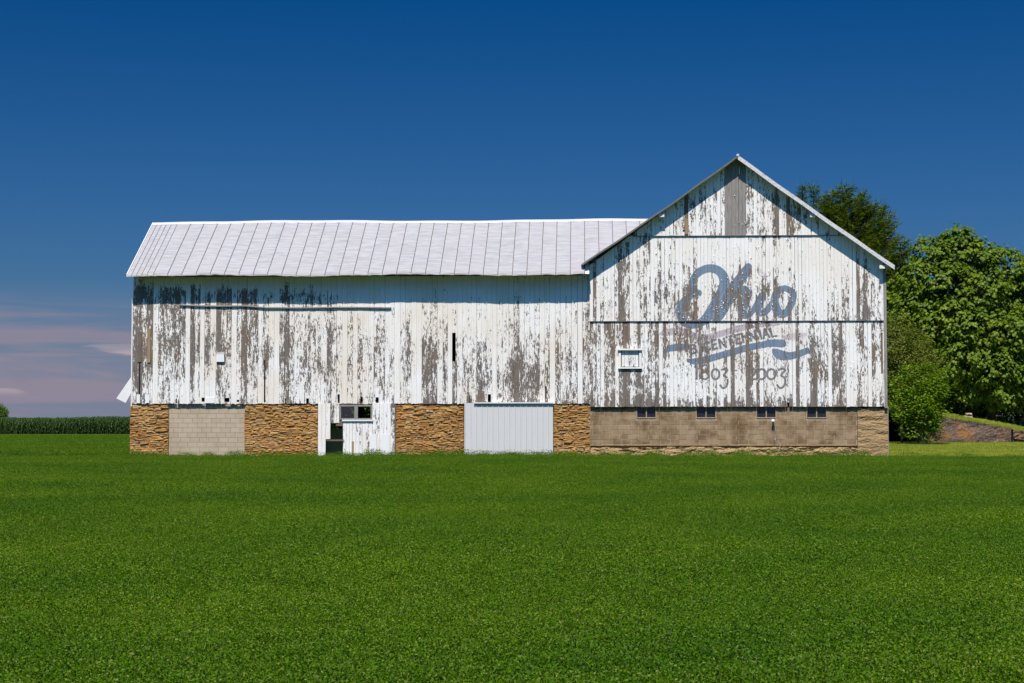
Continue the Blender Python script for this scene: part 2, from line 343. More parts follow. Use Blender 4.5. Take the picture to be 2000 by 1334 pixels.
# lawn right of and behind the barn: a sheet 8 mm above the ground
lx = np.linspace(7.5, 60, 106); ly = np.linspace(-0.9, 80, 163); LX, LY = np.meshgrid(lx, ly)
LY = LY + np.where(LY < -0.5, 0.25 * np.sin(LX * 0.7) - 0.04 * (LX - 8) * (LX > 12) , 0)
ii = (np.arange(len(ly) - 1)[:, None] * len(lx) + np.arange(len(lx) - 1)[None]).ravel()
lawn = link('lawn', fast_mesh('lawn', np.stack([LX.ravel(), LY.ravel(), (gz(LX, LY) + 0.012).ravel()], 1), np.stack([ii, ii + 1, ii + 1 + len(lx), ii + len(lx)], 1), [M['lawn_ground']], True)); lawn['kind'] = 'structure'

# ------------------------------------------------------------------ barn
def worn(o, w):
    attr(o.data, 'wear', np.full(len(o.data.vertices), w)); return o
barn = empty('barn', (0, 0, 0))
tag(barn, 'long white barn with flaking paint, tin roof, stone base and faded lettering', 'barn')
YG = -0.12                                       # face of the gable siding
WX0, WX1 = PX(259), PX(1152)
GX0, GX1 = PX(1152, YG), PX(1731.5, YG)
ZW0, ZW1 = PZ(788, 0, 700), PZ(528, 0, 700)      # wing siding bottom, top (hidden under the eave)
ZG0 = PZ(794, YG, 1440); ZJ1 = PZ(625, YG, 1440); ZJ2 = PZ(458.5, YG, 1440)
PKX, PKZ = P(1441, 309, YG).x, P(1441, 309, YG).z + 0.05
ZGE = P(1731.5, 512, YG).z + 0.02                # roof underside at the right wall
SLOPE = (PKZ - ZGE) / (GX1 - PKX)
def groof(x): return PKZ - SLOPE * np.abs(np.asarray(x) - PKX)

# --- wear map (photo regions translated to the wall): px, py, sx, sy, amount
BUMPS = [(330, 650, 60, 55, .24), (420, 640, 70, 60, .22), (500, 690, 60, 60, .20), (300, 572, 60, 16, .34), (420, 575, 90, 16, .40), (560, 575, 60, 14, .34),
         (640, 580, 40, 14, .20), (340, 545, 200, 14, -.30), (800, 560, 330, 24, -.34), (630, 700, 40, 60, .12), (760, 640, 120, 30, -.08), (700, 700, 60, 70, .14),
         (820, 710, 50, 40, .16), (930, 730, 45, 45, .17), (1010, 740, 60, 40, .18), (600, 690, 120, 60, .06), (850, 640, 120, 60, .05), (1080, 720, 50, 50, .18), (1130, 700, 30, 60, .18), (1440, 560, 100, 45, .10), (1000, 630, 100, 30, -.10),
         (270, 680, 12, 80, .14), (560, 640, 60, 40, .08),
         (1185, 590, 30, 60, .34), (1225, 540, 60, 45, .26), (1200, 660, 30, 60, .16), (1240, 730, 40, 50, .12), (1300, 570, 50, 50, .20), (1345, 700, 30, 60, .16), (1335, 590, 20, 40, .16), (1455, 540, 12, 30, .40), (1530, 590, 18, 30, .34), (1350, 540, 25, 30, .12), (1425, 580, 20, 30, .12), (1490, 720, 30, 25, .12), (1420, 740, 60, 30, .14),
         (1575, 730, 40, 40, .12), (1685, 580, 25, 60, .22), (1700, 700, 25, 90, .18), (1640, 700, 40, 70, .20), (1440, 792, 330, 10, .40), (1580, 560, 50, 60, -.05),
         (1400, 490, 110, 34, -.20), (1560, 500, 90, 40, -.16), (1440, 390, 12, 80, .0), (1510, 420, 40, 40, .40), (1380, 430, 30, 30, .20), (1290, 440, 30, 30, .12), (1560, 440, 50, 40, .10),
         (1380, 600, 50, 30, .22), (1480, 580, 40, 50, .12), (1620, 690, 20, 50, .12), (1660, 480, 60, 30, -.22), (1230, 500, 40, 30, .10), (1330, 660, 40, 20, .16), (1450, 700, 60, 18, .16), (1220, 770, 50, 25, .12), (290, 690, 50, 60, .12), (380, 700, 60, 50, .10)]
def wear_at(X, Y, Z, base):
    px, py = unproj(X, Y, Z); w = np.full(px.shape, base, float)
    for bx, by, sx, sy, a in BUMPS:
        w += .66 * a * np.exp(-0.5 * (((px - bx) / sx) ** 2 + ((py - by) / sy) ** 2))
    return w

# --- the faded mural, drawn in photo pixels on the wall
def cat(pts, n=10):
    pts = np.array(pts, float)
    if len(pts) < 3: return pts
    q = np.vstack([2 * pts[0] - pts[1], pts, 2 * pts[-1] - pts[-2]]); out = []
    for i in range(1, len(q) - 2):
        t = np.linspace(0, 1, n, endpoint=False)[:, None]; p0, p1, p2, p3 = q[i - 1:i + 3]
        out.append(0.5 * ((2 * p1) + (-p0 + p2) * t + (2 * p0 - 5 * p1 + 4 * p2 - p3) * t ** 2 + (-p0 + 3 * p1 - 3 * p2 + p3) * t ** 3))
    out.append(pts[-1:]); return np.vstack(out)
ZS = 4.942
def zpts(pts): return [(1250 + p[0] / ZS, 500 + p[1] / ZS) + ((p[2] / ZS,) if len(p) > 2 else ()) for p in pts]
BLUE = (0.09, 0.163, 0.255); MAUVE = (0.42, 0.335, 0.36); CREAM = (0.74, 0.67, 0.60); INK = (0.055, 0.055, 0.07); NAVY = (0.06, 0.12, 0.22)
STROKES = []
def stroke(color, pts, amt=0.95, smooth=True):
    p = np.array(zpts(pts)); STROKES.append((color, cat(p, 8) if smooth and len(p) > 2 else p, amt))
# ribbon first, so that lettering lies over it
stroke(CREAM, [(250, 830, 70), (420, 810, 80), (600, 870, 100), (800, 850, 110), (1000, 800, 110), (1200, 745, 110), (1400, 740, 90), (1600, 830, 80)], 0.5)
stroke(MAUVE, [(185, 752, 10), (240, 745, 60), (330, 727, 70), (440, 735, 66), (540, 775, 60), (650, 785, 62), (800, 745, 62), (950, 700, 64), (1100, 668, 62), (1240, 655, 56), (1340, 650, 40)], 0.85)
stroke(MAUVE, [(1390, 790, 50), (1480, 775, 60), (1590, 760, 40)], 0.6)
stroke(BLUE, [(232, 960, 16), (265, 905, 50), (330, 885, 72), (430, 880, 62), (480, 890, 30)])
stroke(BLUE, [(470, 1010, 40), (540, 1018, 66), (640, 1000, 70), (760, 965, 66), (900, 925, 66), (1040, 885, 68), (1160, 862, 66), (1270, 842, 74), (1372, 845, 80)])
stroke(BLUE, [(1285, 905, 24), (1318, 935, 80), (1365, 958, 96), (1445, 965, 76), (1530, 945, 68), (1610, 915, 62)])
# script word
_n0 = len(STROKES)
stroke(BLUE, [(565, 358, 60), (520, 345, 64), (500, 285, 62), (520, 215, 62), (580, 150, 68), (665, 120, 72), (745, 135, 76), (800, 190, 84), (815, 270, 92), (790, 360, 100), (745, 450, 104), (690, 540, 100), (630, 610, 80), (560, 655, 70), (490, 665, 66), (425, 640, 70), (395, 580, 80), (392, 510, 78), (425, 445, 74), (480, 390, 62), (510, 355, 50)])
stroke(BLUE, [(1045, 105, 66), (1010, 165, 84), (950, 250, 96), (880, 350, 104), (810, 470, 110), (760, 570, 96), (735, 640, 30)])
stroke(BLUE, [(850, 480, 30), (905, 400, 54), (960, 340, 74), (1010, 335, 84), (1030, 380, 84), (1005, 460, 84), (985, 530, 80), (1010, 575, 60), (1065, 560, 44), (1120, 480, 52), (1165, 405, 62), (1185, 380, 60), (1160, 450, 62), (1140, 515, 60), (1170, 555, 56), (1225, 525, 54), (1285, 440, 50), (1320, 370, 60)])
stroke(BLUE, [(1400, 310, 52), (1330, 340, 66), (1300, 430, 72), (1325, 530, 80), (1380, 560, 72), (1430, 520, 62), (1470, 430, 62), (1470, 350, 60), (1400, 310, 52)])
for _i in range(_n0, len(STROKES)): STROKES[_i][1][:, 2] *= 1.12
for k in range(5):
    a0 = math.radians(90 + 72 * k); stroke(MAUVE, [(1205, 205, 22), (1205 + 55 * math.cos(a0), 205 - 55 * math.sin(a0), 3)], 0.9, False)
# small lettering, each glyph as strokes in a unit box (x 0..1, y 0 bottom..1 top)
GL = {'B': [[(0, 0), (0, 1), (.55, .95), (.62, .75), (.5, .55), (0, .52)], [(.5, .52), (.72, .3), (.6, .05), (0, 0)]], 'I': [[(.3, 0), (.3, 1)]],
      'C': [[(.75, .85), (.5, 1), (.15, .85), (0, .5), (.15, .12), (.5, 0), (.75, .15)]], 'E': [[(.6, 1), (0, 1), (0, 0), (.6, 0)], [(0, .52), (.5, .52)]],
      'N': [[(0, 0), (0, 1), (.7, 0), (.7, 1)]], 'T': [[(0, 1), (.75, 1)], [(.37, 1), (.37, 0)]], 'A': [[(0, 0), (.38, 1), (.76, 0)], [(.14, .36), (.62, .36)]], 'L': [[(0, 1), (0, 0), (.6, 0)]],
      '1': [[(.3, 0), (.3, 1), (.12, .85)]], '8': [[(.4, .54), (.12, .66), (.1, .88), (.4, 1), (.68, .88), (.66, .66), (.4, .54), (.06, .36), (.04, .12), (.4, 0), (.74, .12), (.72, .36), (.4, .54)]],
      '0': [[(.42, .72), (.12, .6), (.02, .34), (.15, .08), (.42, 0), (.7, .1), (.82, .34), (.7, .62), (.42, .72)]],
      '3': [[(.1, .66), (.5, .74), (.68, .62), (.32, .28), (.62, .12), (.72, -.18), (.56, -.5), (.22, -.62), (-.05, -.42)]], '2': [[(.08, .6), (.34, .76), (.6, .62), (.56, .4), (.05, 0), (.72, .02)]], '-': [[(.1, .4), (.6, .4)]]}
def glyphs(txt, xs, ys, h, w, th, rot=0.0, amt=0.9, col_=INK, smooth=False):
    for ch, x, y in zip(txt, xs, ys):
        for s_ in GL[ch]:
            pts = []
            for gx, gy in s_:
                dx, dy = gx * w, gy * h; pts.append((x + dx * math.cos(rot) - dy * math.sin(rot) * -1 * -1, y - dx * math.sin(rot) - dy * math.cos(rot), th))
            stroke(col_, pts, amt, smooth)
glyphs('BICENTENNIAL', [500, 572, 628, 705, 778, 850, 935, 1000, 1072, 1150, 1195, 1275], [945, 935, 918, 900, 888, 865, 848, 832, 818, 803, 795, 782], 84, 72, 21, R(12))
glyphs('1803', [520, 590, 690, 780], [1188, 1190, 1190, 1190], 138, 92, 21, 0, 0.9, (0.085, 0.08, 0.09), True)
glyphs('-', [880], [1160], 138, 92, 15, 0, 0.8)
glyphs('2003', [1052, 1132, 1225, 1330], [1190, 1190, 1190, 1190], 138, 100, 22, 0, 0.9, (0.085, 0.08, 0.09), True)
MB_BOX = (1283, 508, 1583, 762)
def mural_at(X, Y, Z):
    px, py = unproj(X, Y, Z); px = px.ravel(); py = py.ravel()
    colr = np.tile(np.array([0.8, 0.8, 0.8]), (len(px), 1)); amt = np.zeros(len(px))
    for c, p, a in STROKES:
        wmax = p[:, 2].max() / 2 + 2
        sel = np.where((px > p[:, 0].min() - wmax) & (px < p[:, 0].max() + wmax) & (py > p[:, 1].min() - wmax) & (py < p[:, 1].max() + wmax))[0]
        if not len(sel): continue
        qx, qy = px[sel], py[sel]; best = np.full(len(sel), 99.0)
        for i in range(len(p) - 1):
            x0, y0, w0 = p[i]; x1, y1, w1 = p[i + 1]; dx, dy = x1 - x0, y1 - y0; L = dx * dx + dy * dy + 1e-9
            t = np.clip(((qx - x0) * dx + (qy - y0) * dy) / L, 0, 1)
            best = np.minimum(best, np.hypot(qx - x0 - t * dx, qy - y0 - t * dy) - (w0 + (w1 - w0) * t) / 2)
        k = np.clip(0.5 - best / 0.9, 0, 1) * a
        hit = k > 0.01; s2 = sel[hit]; k2 = k[hit][:, None]
        colr[s2] = colr[s2] * (1 - k2) + np.array(c) * k2 if False else np.array(c)
        amt[s2] = np.maximum(amt[s2] * (1 - k[hit]), k[hit])
    return colr, amt

def board(name, parent, x0, x1, z0, ztop, y, depth, mat, base=0.1, holes=(), grooves=(), zstep=0.25, mural=False, jag=0.0, wear_add=0.0, tilt=0.0):
    """one plank: a front grid with grooves, holes left open, edges folded back to its thickness"""
    ztf = ztop if callable(ztop) else (lambda x: ztop)
    xs = [x0, x1]
    for gx in grooves: xs += [x0 + gx - .006, x0 + gx, x0 + gx + .006]
    for h in holes: xs += [v for v in h[:2] if x0 + .004 < v < x1 - .004]
    if mural: xs += list(np.arange(x0 + 0.02, x1 - 0.01, 0.02))
    xs = sorted(set(round(float(v), 4) for v in xs))
    zt0 = float(max(ztf(x0), ztf(x1)))
    zs = list(np.arange(z0, zt0 - zstep * .5, zstep)) + [zt0]
    if mural:
        zlo, zhi = PZ(763, y, 1440), PZ(507, y, 1440); a, b = max(z0, zlo), min(zt0, zhi)
        if b > a: zs += list(np.arange(a, b, 0.02))
    slanted = callable(ztop)
    for h in holes: zs += [v for v in h[2:4] if z0 + .01 < v < zt0 - .01]
    zs = np.array(sorted(set(round(float(v), 4) for v in zs)))
    nx, nz = len(xs), len(zs); X = np.tile(np.array(xs), (nz, 1)); Z = np.tile(zs[:, None], (1, nx)).astype(float)
    if slanted:
        tt = np.array([float(ztf(v)) for v in xs]); Z = z0 + (Z - z0) * ((tt - z0) / (zt0 - z0))[None, :]
    if jag: Z[0] += rng.uniform(-jag, jag * .4, nx)
    Y = np.full(X.shape, y, float)
    for gx in grooves:
        j = int(np.argmin(np.abs(np.array(xs) - (x0 + gx)))); Y[:, j] += 0.007
    Y += tilt * (Z - z0)
    keep = np.ones((nz - 1, nx - 1), bool); xc = (X[:-1, :-1] + X[1:, 1:]) / 2; zc = (Z[:-1, :-1] + Z[1:, 1:]) / 2
    for h in holes: keep &= ~((xc > h[0]) & (xc < h[1]) & (zc > h[2]) & (zc < h[3]))
    if not keep.any(): return None
    idx = np.arange(nz * nx).reshape(nz, nx); a, b, c, d = idx[:-1, :-1][keep], idx[:-1, 1:][keep], idx[1:, 1:][keep], idx[1:, :-1][keep]
    faces = np.stack([a, b, c, d], 1); V = np.stack([X.ravel(), Y.ravel(), Z.ravel()], 1); n0 = len(V)
    # fold back along every border edge
    kp = np.pad(keep, 1); side = []
    ki, kj = np.where(keep)
    for i, j in zip(ki, kj) if not mural else [(i, j) for i, j in zip(ki, kj) if i in (0, nz - 2) or j in (0, nx - 2) or not kp[i:i + 3, j:j + 3].all()]:
        if not kp[i, j + 1]: side.append((idx[i, j + 1], idx[i, j]))
        if not kp[i + 2, j + 1]: side.append((idx[i + 1, j], idx[i + 1, j + 1]))
        if not kp[i + 1, j]: side.append((idx[i, j], idx[i + 1, j]))
        if not kp[i + 1, j + 2]: side.append((idx[i + 1, j + 1], idx[i, j + 1]))
    V2 = V.copy(); V2[:, 1] += depth; V = np.vstack([V, V2])
    sf = np.array([(p, q, q + n0, p + n0) for p, q in side]); faces = np.vstack([faces, sf])
    used = np.unique(faces); rem = np.full(len(V), -1); rem[used] = np.arange(len(used)); V = V[used]; faces = rem[faces]
    me = fast_mesh(name, V, faces, [mat])
    w = wear_at(V[:, 0], V[:, 1], V[:, 2], base + wear_add)
    w += 0.16 * np.clip(1 - (V[:, 2] - z0) / 0.5, 0, 1) * (rng.random() ** 2)
    attr(me, 'wear', w)
    if mural:
        c_, a_ = mural_at(V[:, 0], V[:, 1], V[:, 2]); attr(me, 'mural', np.hstack([c_, np.ones((len(c_), 1))]), 'FLOAT_COLOR'); attr(me, 'mural_amount', a_)
    return link(name, me, parent)

def hole(x0, x1, y0, y1, Y=0.0):
    return (PX(x0, Y), PX(x1, Y), PZ(y1, Y, x0), PZ(y0, Y, x0))
WH = [hole(394.5, 400.6, 776.6, 784.4), hole(439, 449, 777, 785), hole(463, 468, 781, 785), hole(272, 274.2, 706, 770), hole(516, 518.8, 703, 786),
      hole(598.5, 604, 778, 789), hole(883, 890, 650, 706), hole(952.7, 959, 770, 786), hole(1064.8, 1067.6, 754, 779), hole(704, 709, 775, 787), hole(734, 740, 776, 787), hole(660, 664, 770, 787),
      hole(883.5, 886, 560, 640)[:0] or hole(344, 346.5, 779, 788), hole(557, 559, 778, 789), hole(917, 918.6, 772, 788)]
wing = box('siding_wall', (WX0 + .02, WX1 - .02, 0.11, 0.20, ZW0 - .02, ZW0 + .10), M['dark_wood'], barn)
fr = MB()
for i in range(9):
    x = WX0 + .15 + i * (WX1 - WX0 - .3) / 8; fr.box(x - .1, x + .1, .12, .3, ZW0 + .1, ZW1)
for z in (ZW0 + 1.6, ZW0 + 3.4, ZW1 - .15): fr.box(WX0 + .05, WX1 - .05, .05, .119, z, z + .1)
fr.build('timber_frame', M['dark_wood'], barn)
x = WX0; k = 0
while x < WX1 - 0.02:
    w = min(random.choice([.20, .22, .22, .235, .25]), WX1 - x)
    if WX1 - x - w < .08: w = WX1 - x
    u = random.random(); wa = random.gauss(0, .065) + (-.30 if u < .13 else .0) + (.12 if u > .9 else 0)
    hs = [h for h in WH if h[1] > x and h[0] < x + w]
    yo = random.uniform(-.009, .005)
    board('plank', wing, x + .002, x + w - random.choice([.003, .004, .004, .006, .007, .013]), ZW0 + random.uniform(-.015, .012), ZW1, yo, .024, M['paint'], .165, hs, (w / 3, 2 * w / 3), .25, jag=.03, wear_add=wa)
    x += w
# gable: three tiers, the upper ones lapping over the lower
GH = [hole(1334.6, 1338.4, 449, 453, YG), hole(1537, 1541, 786, 794, YG), hole(1720.5, 1724, 650, 730, YG)]
gab = box('gable_wall', (GX0 + .02, GX1 - .02, .06, .12, ZG0, ZG0 + .12), M['dark_wood'], barn)
def gtier(z0, z1, yface, base, rowj):
    x = GX0; 
    while x < GX1 - .02:
        w = min(random.choice([.14, .15, .15, .16]), GX1 - x)
        if GX1 - x - w < .07: w = GX1 - x
        zt = z1 if z1 is not None else (lambda q: float(groof(q)) - .01)
        if callable(zt) and float(groof(x + w / 2)) < z0 + .12: x += w; continue
        zz = zt
        if not callable(zt) and min(groof(x), groof(x + w)) < zt: zz = (lambda q, t=zt: min(float(groof(q)) - .01, t))
        ctr = unproj(np.array([x + w / 2]), np.array([yface]), np.array([z0]))[0][0]
        mat = M['paint_gable']; u = random.random(); wa = random.gauss(0, .08) + (.20 if u > .88 else 0) - (.25 if u < .12 else 0)
        if callable(z1) or z1 is None:
            if 1416 < ctr < 1461: mat = M['grey_wood']
            if 1337 < ctr < 1344: wa += .5
        hs = [h for h in GH if h[1] > x and h[0] < x + w]
        mur = (z1 is not None) and PX(1283, YG) < x + w and x < PX(1586, YG)
        board('plank', gab, x + .0015, x + w - random.choice([.002, .003, .003, .005, .006, .012]), z0 + random.uniform(-.008, .008), zz, yface + random.uniform(-.006, .004), .022, mat, base, hs, (), .25, mur, .012, wa)
        x += w
gtier(ZG0, ZJ1 - .004, YG, .125, 0)
gtier(ZJ1 - .03, ZJ2 - .004, YG - .03, .085, 1)
gtier(ZJ2 - .03, None, YG - .06, .10, 2)
for z, yy, x0_, x1_ in ((ZJ1, YG - .03, GX0, GX1), (ZJ2, YG - .06, None, None)):
    if x0_ is None: x0_, x1_ = PKX - (PKZ - z) / SLOPE + .1, PKX + (PKZ - z) / SLOPE - .1
    box('drip_edge', (x0_, x1_, yy - .022, yy + .035, z - .052, z - .032), M['rake_dark'], gab)
cb = MB(); cb.box(GX1 - .11, GX1 + .012, YG - .058, YG - .034, ZG0 - .06, ZGE - .06); cb.box(GX1 + .003, GX1 + .012, YG - .033, YG + .2, ZG0 - .06, ZGE - .06); cb.build('corner_board', M['grey_wood'], gab)
box('corner_board', (WX0 - .05, WX0 - .003, -.03, .16, ZW0 - .12, ZW1 - 1.15), M['white_trim'], wing)
box('strip', (P(1443.5, 330, YG).x - .02, P(1443.5, 330, YG).x + .02, YG - .10, YG - .075, PZ(341, YG, 1443), PZ(327, YG, 1443)), M['white_trim'], gab)
t_ = box('patch_board', (PX(1338.5, YG), PX(1345.5, YG), YG - .095, YG - .072, PZ(458, YG, 1340), PZ(428, YG, 1340)), M['tan_wood'], gab)
box('patch_board', (PX(1719.5, YG), PX(1726, YG), YG - .012 + .05, YG + .09, PZ(790, YG, 1720), PZ(628, YG, 1720)), M['brown_wood'], gab)
for a_, b_, c_, d_, mt in ((269.5, 276, 647.5, 706, 'brown_wood'), (288, 294, 640, 707, 'tan_wood')):
    box('patch_board', (PX(a_), PX(b_), -.034, -.012, PZ(d_), PZ(c_)), M[mt], wing)
for a_, b_, c_, d_ in ((268, 274.7, 770, 787), (287.2, 292.8, 770, 786.5), (401.6, 419.6, 776, 787)):
    box('patch_panel', (PX(a_), PX(b_), -.030, -.012, PZ(d_), PZ(c_)), M['white_new'], wing)
# vent box
m_ = MB(); a_, b_, c_, d_ = PX(423), PX(438.5), PZ(706), PZ(689)
m_.box(a_, b_, -.08, -.013, c_, d_ - .02); m_.prism([(a_ - .01, d_ - .02), (b_ + .01, d_ - .02), (b_ - .03, d_ + .02), (a_ + .03, d_ + .02)], -.09, -.013)
m_.build('vent_box', M['white_new'], wing)
# old sliding-door rail, sagging a little
pts = [(350, 595), (392, 597), (430, 597.5), (478, 597), (520, 600.5), (585, 601), (650, 600), (700, 600), (764, 600.8)]
m_ = MB()
for (xa, ya), (xb, yb) in zip(pts[:-1], pts[1:]):
    p, q = P(xa, ya, -.08), P(xb, yb, -.08); b = len(m_.v)
    for s_, t_ in ((p, 0), (q, 0)):
        m_.v += [(s_.x, -.075, s_.z - .03), (s_.x, -.075, s_.z + .015), (s_.x, -.012, s_.z + .025), (s_.x, -.012, s_.z - .01)]
    for f in ((0, 4, 5, 1), (1, 5, 6, 2), (2, 6, 7, 3), (3, 7, 4, 0), (0, 1, 2, 3), (7, 6, 5, 4)): m_.f.append([b + i for i in f]); m_.mi.append(0)
m_.build('door_rail', M['grey_wood'], wing)
# loose white panel hanging off the left corner
P1, P2, P3, P4 = P(256, 734, .25), P(228, 778, .25), P(246, 787, .25), P(257, 763, .25)
m_ = MB(); m_.prism([(P2.x, P2.z), (P3.x, P3.z), (P4.x + .05, P4.z), (P1.x + .05, P1.z)], .2, .235)
lp = m_.build('loose_panel', M['white_trim'], wing); lp['label'] = 'loose white board panel leaning out past the corner'
# small shuttered window in the gable
wx0, wx1, wz0, wz1 = PX(1208, YG), PX(1253, YG), PZ(720, YG, 1230), PZ(681, YG, 1230)
box('window_gap', (wx0 + .08, wx1 - .08, YG - .020, YG - .0095, wz0 + .05, wz1 - .06), M['dark_wood'], gab)
w_ = MB(); w_.box(wx0, wx0 + .10, YG - .08, YG - .0205, wz0 + .06, wz1 - .07); w_.box(wx1 - .10, wx1, YG - .08, YG - .0205, wz0 + .06, wz1 - .07)
w_.box(wx0 - .04, wx1 + .02, YG - .15, YG - .0205, wz1 - .07, wz1); w_.box(wx0 - .02, wx1 + .01, YG - .085, YG - .0205, wz0, wz0 + .06)
wf = worn(w_.build('window_frame', M['paint_gable'], gab), .02)
for k in range(5):
    q0 = wx0 + .10 + k * (wx1 - wx0 - .2) / 5; worn(box('shutter_board', (q0 + (.035 if k == 0 else .004), q0 + (wx1 - wx0 - .2) / 5 - (.035 if k == 4 else .004), YG - .034, YG - .021, wz0 + .085, wz1 - .075), M['paint_gable'], wf), .14)

# --- roofs
EY = -0.65; p = P(700, 534, EY); EZ = p.z; RXL = P(247, 532, EY).x
rdg = P(700, 433, 3.5); RY, RZ = 3.5, rdg.z; PIT = (RZ - EZ) / (RY - EY)
roof = MB(); roofm = roof
for z, yy in ((0, EY + .05), (1, 1.0), (2, 2.4)):
    zz = EZ + (yy - EY) * PIT - .12; roof.box(RXL + .3, GX0 - .12, yy, yy + .08, zz - .02, zz + .05)
roof = roof.build('wing_roof', M['dark_wood'], barn)
seams = [247, 257.5, 267.5, 277.5, 288, 300]; sx = [P(v, 532, EY).x for v in seams]
q = sx[-1]; 
while q < 3.2: q += .606; sx.append(q)
xr_end = PKX - (PKZ - RZ) / SLOPE + .6
nrm = Vector((0, -PIT, 1)).normalized()
def sag(xw): return 0.032 * math.sin(xw * .75 + .7) + .012 * math.sin(xw * 2.3)
def ridge_z(xw): return RZ + .03 * math.sin(xw * .45 + 1) + 0.01 * math.sin(xw * 1.7)
for i in range(len(sx) - 1):
    a_, b_ = sx[i], sx[i + 1]
    if a_ > xr_end: break
    y0 = EY if b_ < GX0 + .02 else (EY if a_ < GX0 - .25 else .25)
    if y0 == EY and b_ > GX0 - .01: b_ = GX0 - .012
    nx, ny = 4, 14; V = []; Fc = []; mi = []
    for r_ in range(ny):
        v_ = r_ / (ny - 1); yy = y0 + (RY - y0) * v_
        for c_ in range(nx):
            u_ = c_ / (nx - 1); xx = a_ + (b_ - .018 - a_) * u_
            lz = EZ + (ridge_z(xx) - EZ) * ((yy - EY) / (RY - EY)) + sag(xx) * (1 - (yy - EY) / (RY - EY))
            ampl = .004 if i < 5 else .012
            lz += ampl * math.sin(u_ * math.pi) + random.uniform(-ampl, ampl) * .5 * (0 < c_ < nx - 1)
            V.append((xx, yy, lz))
    for r_ in range(ny - 1):
        for c_ in range(nx - 1): b0 = r_ * nx + c_; Fc.append([b0, b0 + 1, b0 + 1 + nx, b0 + nx]); mi.append(0)
    # turned-down eave lip
    b0 = len(V)
    for c_ in range(nx): V.append((V[c_][0], y0 - .004, V[c_][2] - .075 - random.uniform(0, .02)))
    for c_ in range(nx - 1): Fc.append([b0 + c_, b0 + c_ + 1, c_ + 1, c_]); mi.append(0)
    me = fast_mesh('roof_panel', V, Fc, [M['roof']], True, mi); pn = link('roof_panel', me, roof)
    s_ = MB(); nn = 14; hh = .022 if i >= 5 else .016; ww = .011 if i >= 5 else .007
    for r_ in range(nn):
        v_ = r_ / (nn - 1); yy = y0 + (RY - y0) * v_; xx = b_ - .009 + random.uniform(-.004, .004) * (0 < r_ < nn - 1) * (i >= 5)
        lz = EZ + (ridge_z(b_) - EZ) * ((yy - EY) / (RY - EY)) + sag(b_) * (1 - (yy - EY) / (RY - EY))
        s_.v += [(xx - ww, yy, lz - .01), (xx - ww, yy, lz + hh), (xx + ww, yy, lz + hh), (xx + ww, yy, lz - .01)]
        if r_:
            k0 = 4 * (r_ - 1)
            for f in ((0, 1, 5, 4), (1, 2, 6, 5), (2, 3, 7, 6)): s_.f.append([k0 + t for t in f][::-1]); s_.mi.append(0)
    s_.f.append([0, 1, 2, 3]); s_.mi.append(0)
    s_.build('seam', M['seam'], pn)
m_ = MB(); n = 50
for k in range(n):
    xx = RXL + .02 + (xr_end - 1.15 - RXL) * k / (n - 1); z = ridge_z(xx)
    m_.v += [(xx, RY - .13, z - .13 * PIT + .012), (xx, RY - .12, z - .12 * PIT + .03), (xx, RY, z + .05), (xx, RY + .13, z - .13 * PIT + .02)]
    if k:
        b = 4 * (k - 1)
        for f in ((0, 4, 5, 1), (1, 5, 6, 2), (2, 6, 7, 3)): m_.f.append([b + t for t in f]); m_.mi.append(0)
m_.build('ridge_cap', M['ridge'], roof, True)
m_ = MB()                                    # back slope and the left rake trim
BY = 2 * RY - EY; b = 0; m_.v += [(RXL, RY, RZ - .01), (xr_end, RY, RZ - .01), (xr_end, BY, EZ), (RXL, BY, EZ), (RXL, RY, RZ - .05), (xr_end, RY, RZ - .05), (xr_end, BY, EZ - .04), (RXL, BY, EZ - .04)]
m_.f += [[0, 1, 2, 3], [7, 6, 5, 4], [0, 3, 7, 4], [3, 2, 6, 7]]; m_.mi += [0] * 4; m_.build('back_roof_slope', M['roof'], roof)
m_ = MB(); b = 0; m_.v += [(RXL, EY, EZ + .01), (RXL, RY, RZ + .01), (RXL, RY, RZ - .14), (RXL, EY, EZ - .08), (RXL + .03, EY, EZ + .01), (RXL + .03, RY, RZ + .01), (RXL + .03, RY, RZ - .14), (RXL + .03, EY, EZ - .08)]
m_.f += [[0, 3, 2, 1], [4, 5, 6, 7], [0, 4, 7, 3], [0, 1, 5, 4]]; m_.mi += [0] * 4; m_.build('rake_trim', M['white_trim'], roof)
# under-roof boarding (soffit) and rafter tails
m_ = MB(); m_.v += [(RXL + .32, EY + .04, EZ - .055), (GX0 - .02, EY + .04, EZ - .055), (GX0 - .02, RY, RZ - .09), (RXL + .32, RY, RZ - .09), (RXL + .32, EY + .04, EZ - .035), (GX0 - .02, EY + .04, EZ - .035), (GX0 - .02, RY, RZ - .07), (RXL + .32, RY, RZ - .07)]
m_.f += [[3, 2, 1, 0], [4, 5, 6, 7], [0, 1, 5, 4]]; m_.mi += [0] * 3; m_.build('soffit', M['white_trim'], roof)
tail = MB(); tail.v += [(-.025, EY + .06, EZ - .13), (.025, EY + .06, EZ - .13), (.025, -.01, EZ - .13 + .58 * PIT), (-.025, -.01, EZ - .13 + .58 * PIT), (-.025, EY + .06, EZ - .057), (.025, EY + .06, EZ - .057), (.025, -.01, EZ - .057 + .58 * PIT), (-.025, -.01, EZ - .057 + .58 * PIT)]
tail.f += [[0, 1, 5, 4], [3, 2, 1, 0], [1, 2, 6, 5], [0, 4, 7, 3]]; tail.mi += [0] * 4; tm = tail.mesh('rafter_tail', [M['white_trim']])
k = WX0 + .35
while k < WX1 - .1: link('rafter_tail', tm, roof, (k, 0, 0)); k += .735
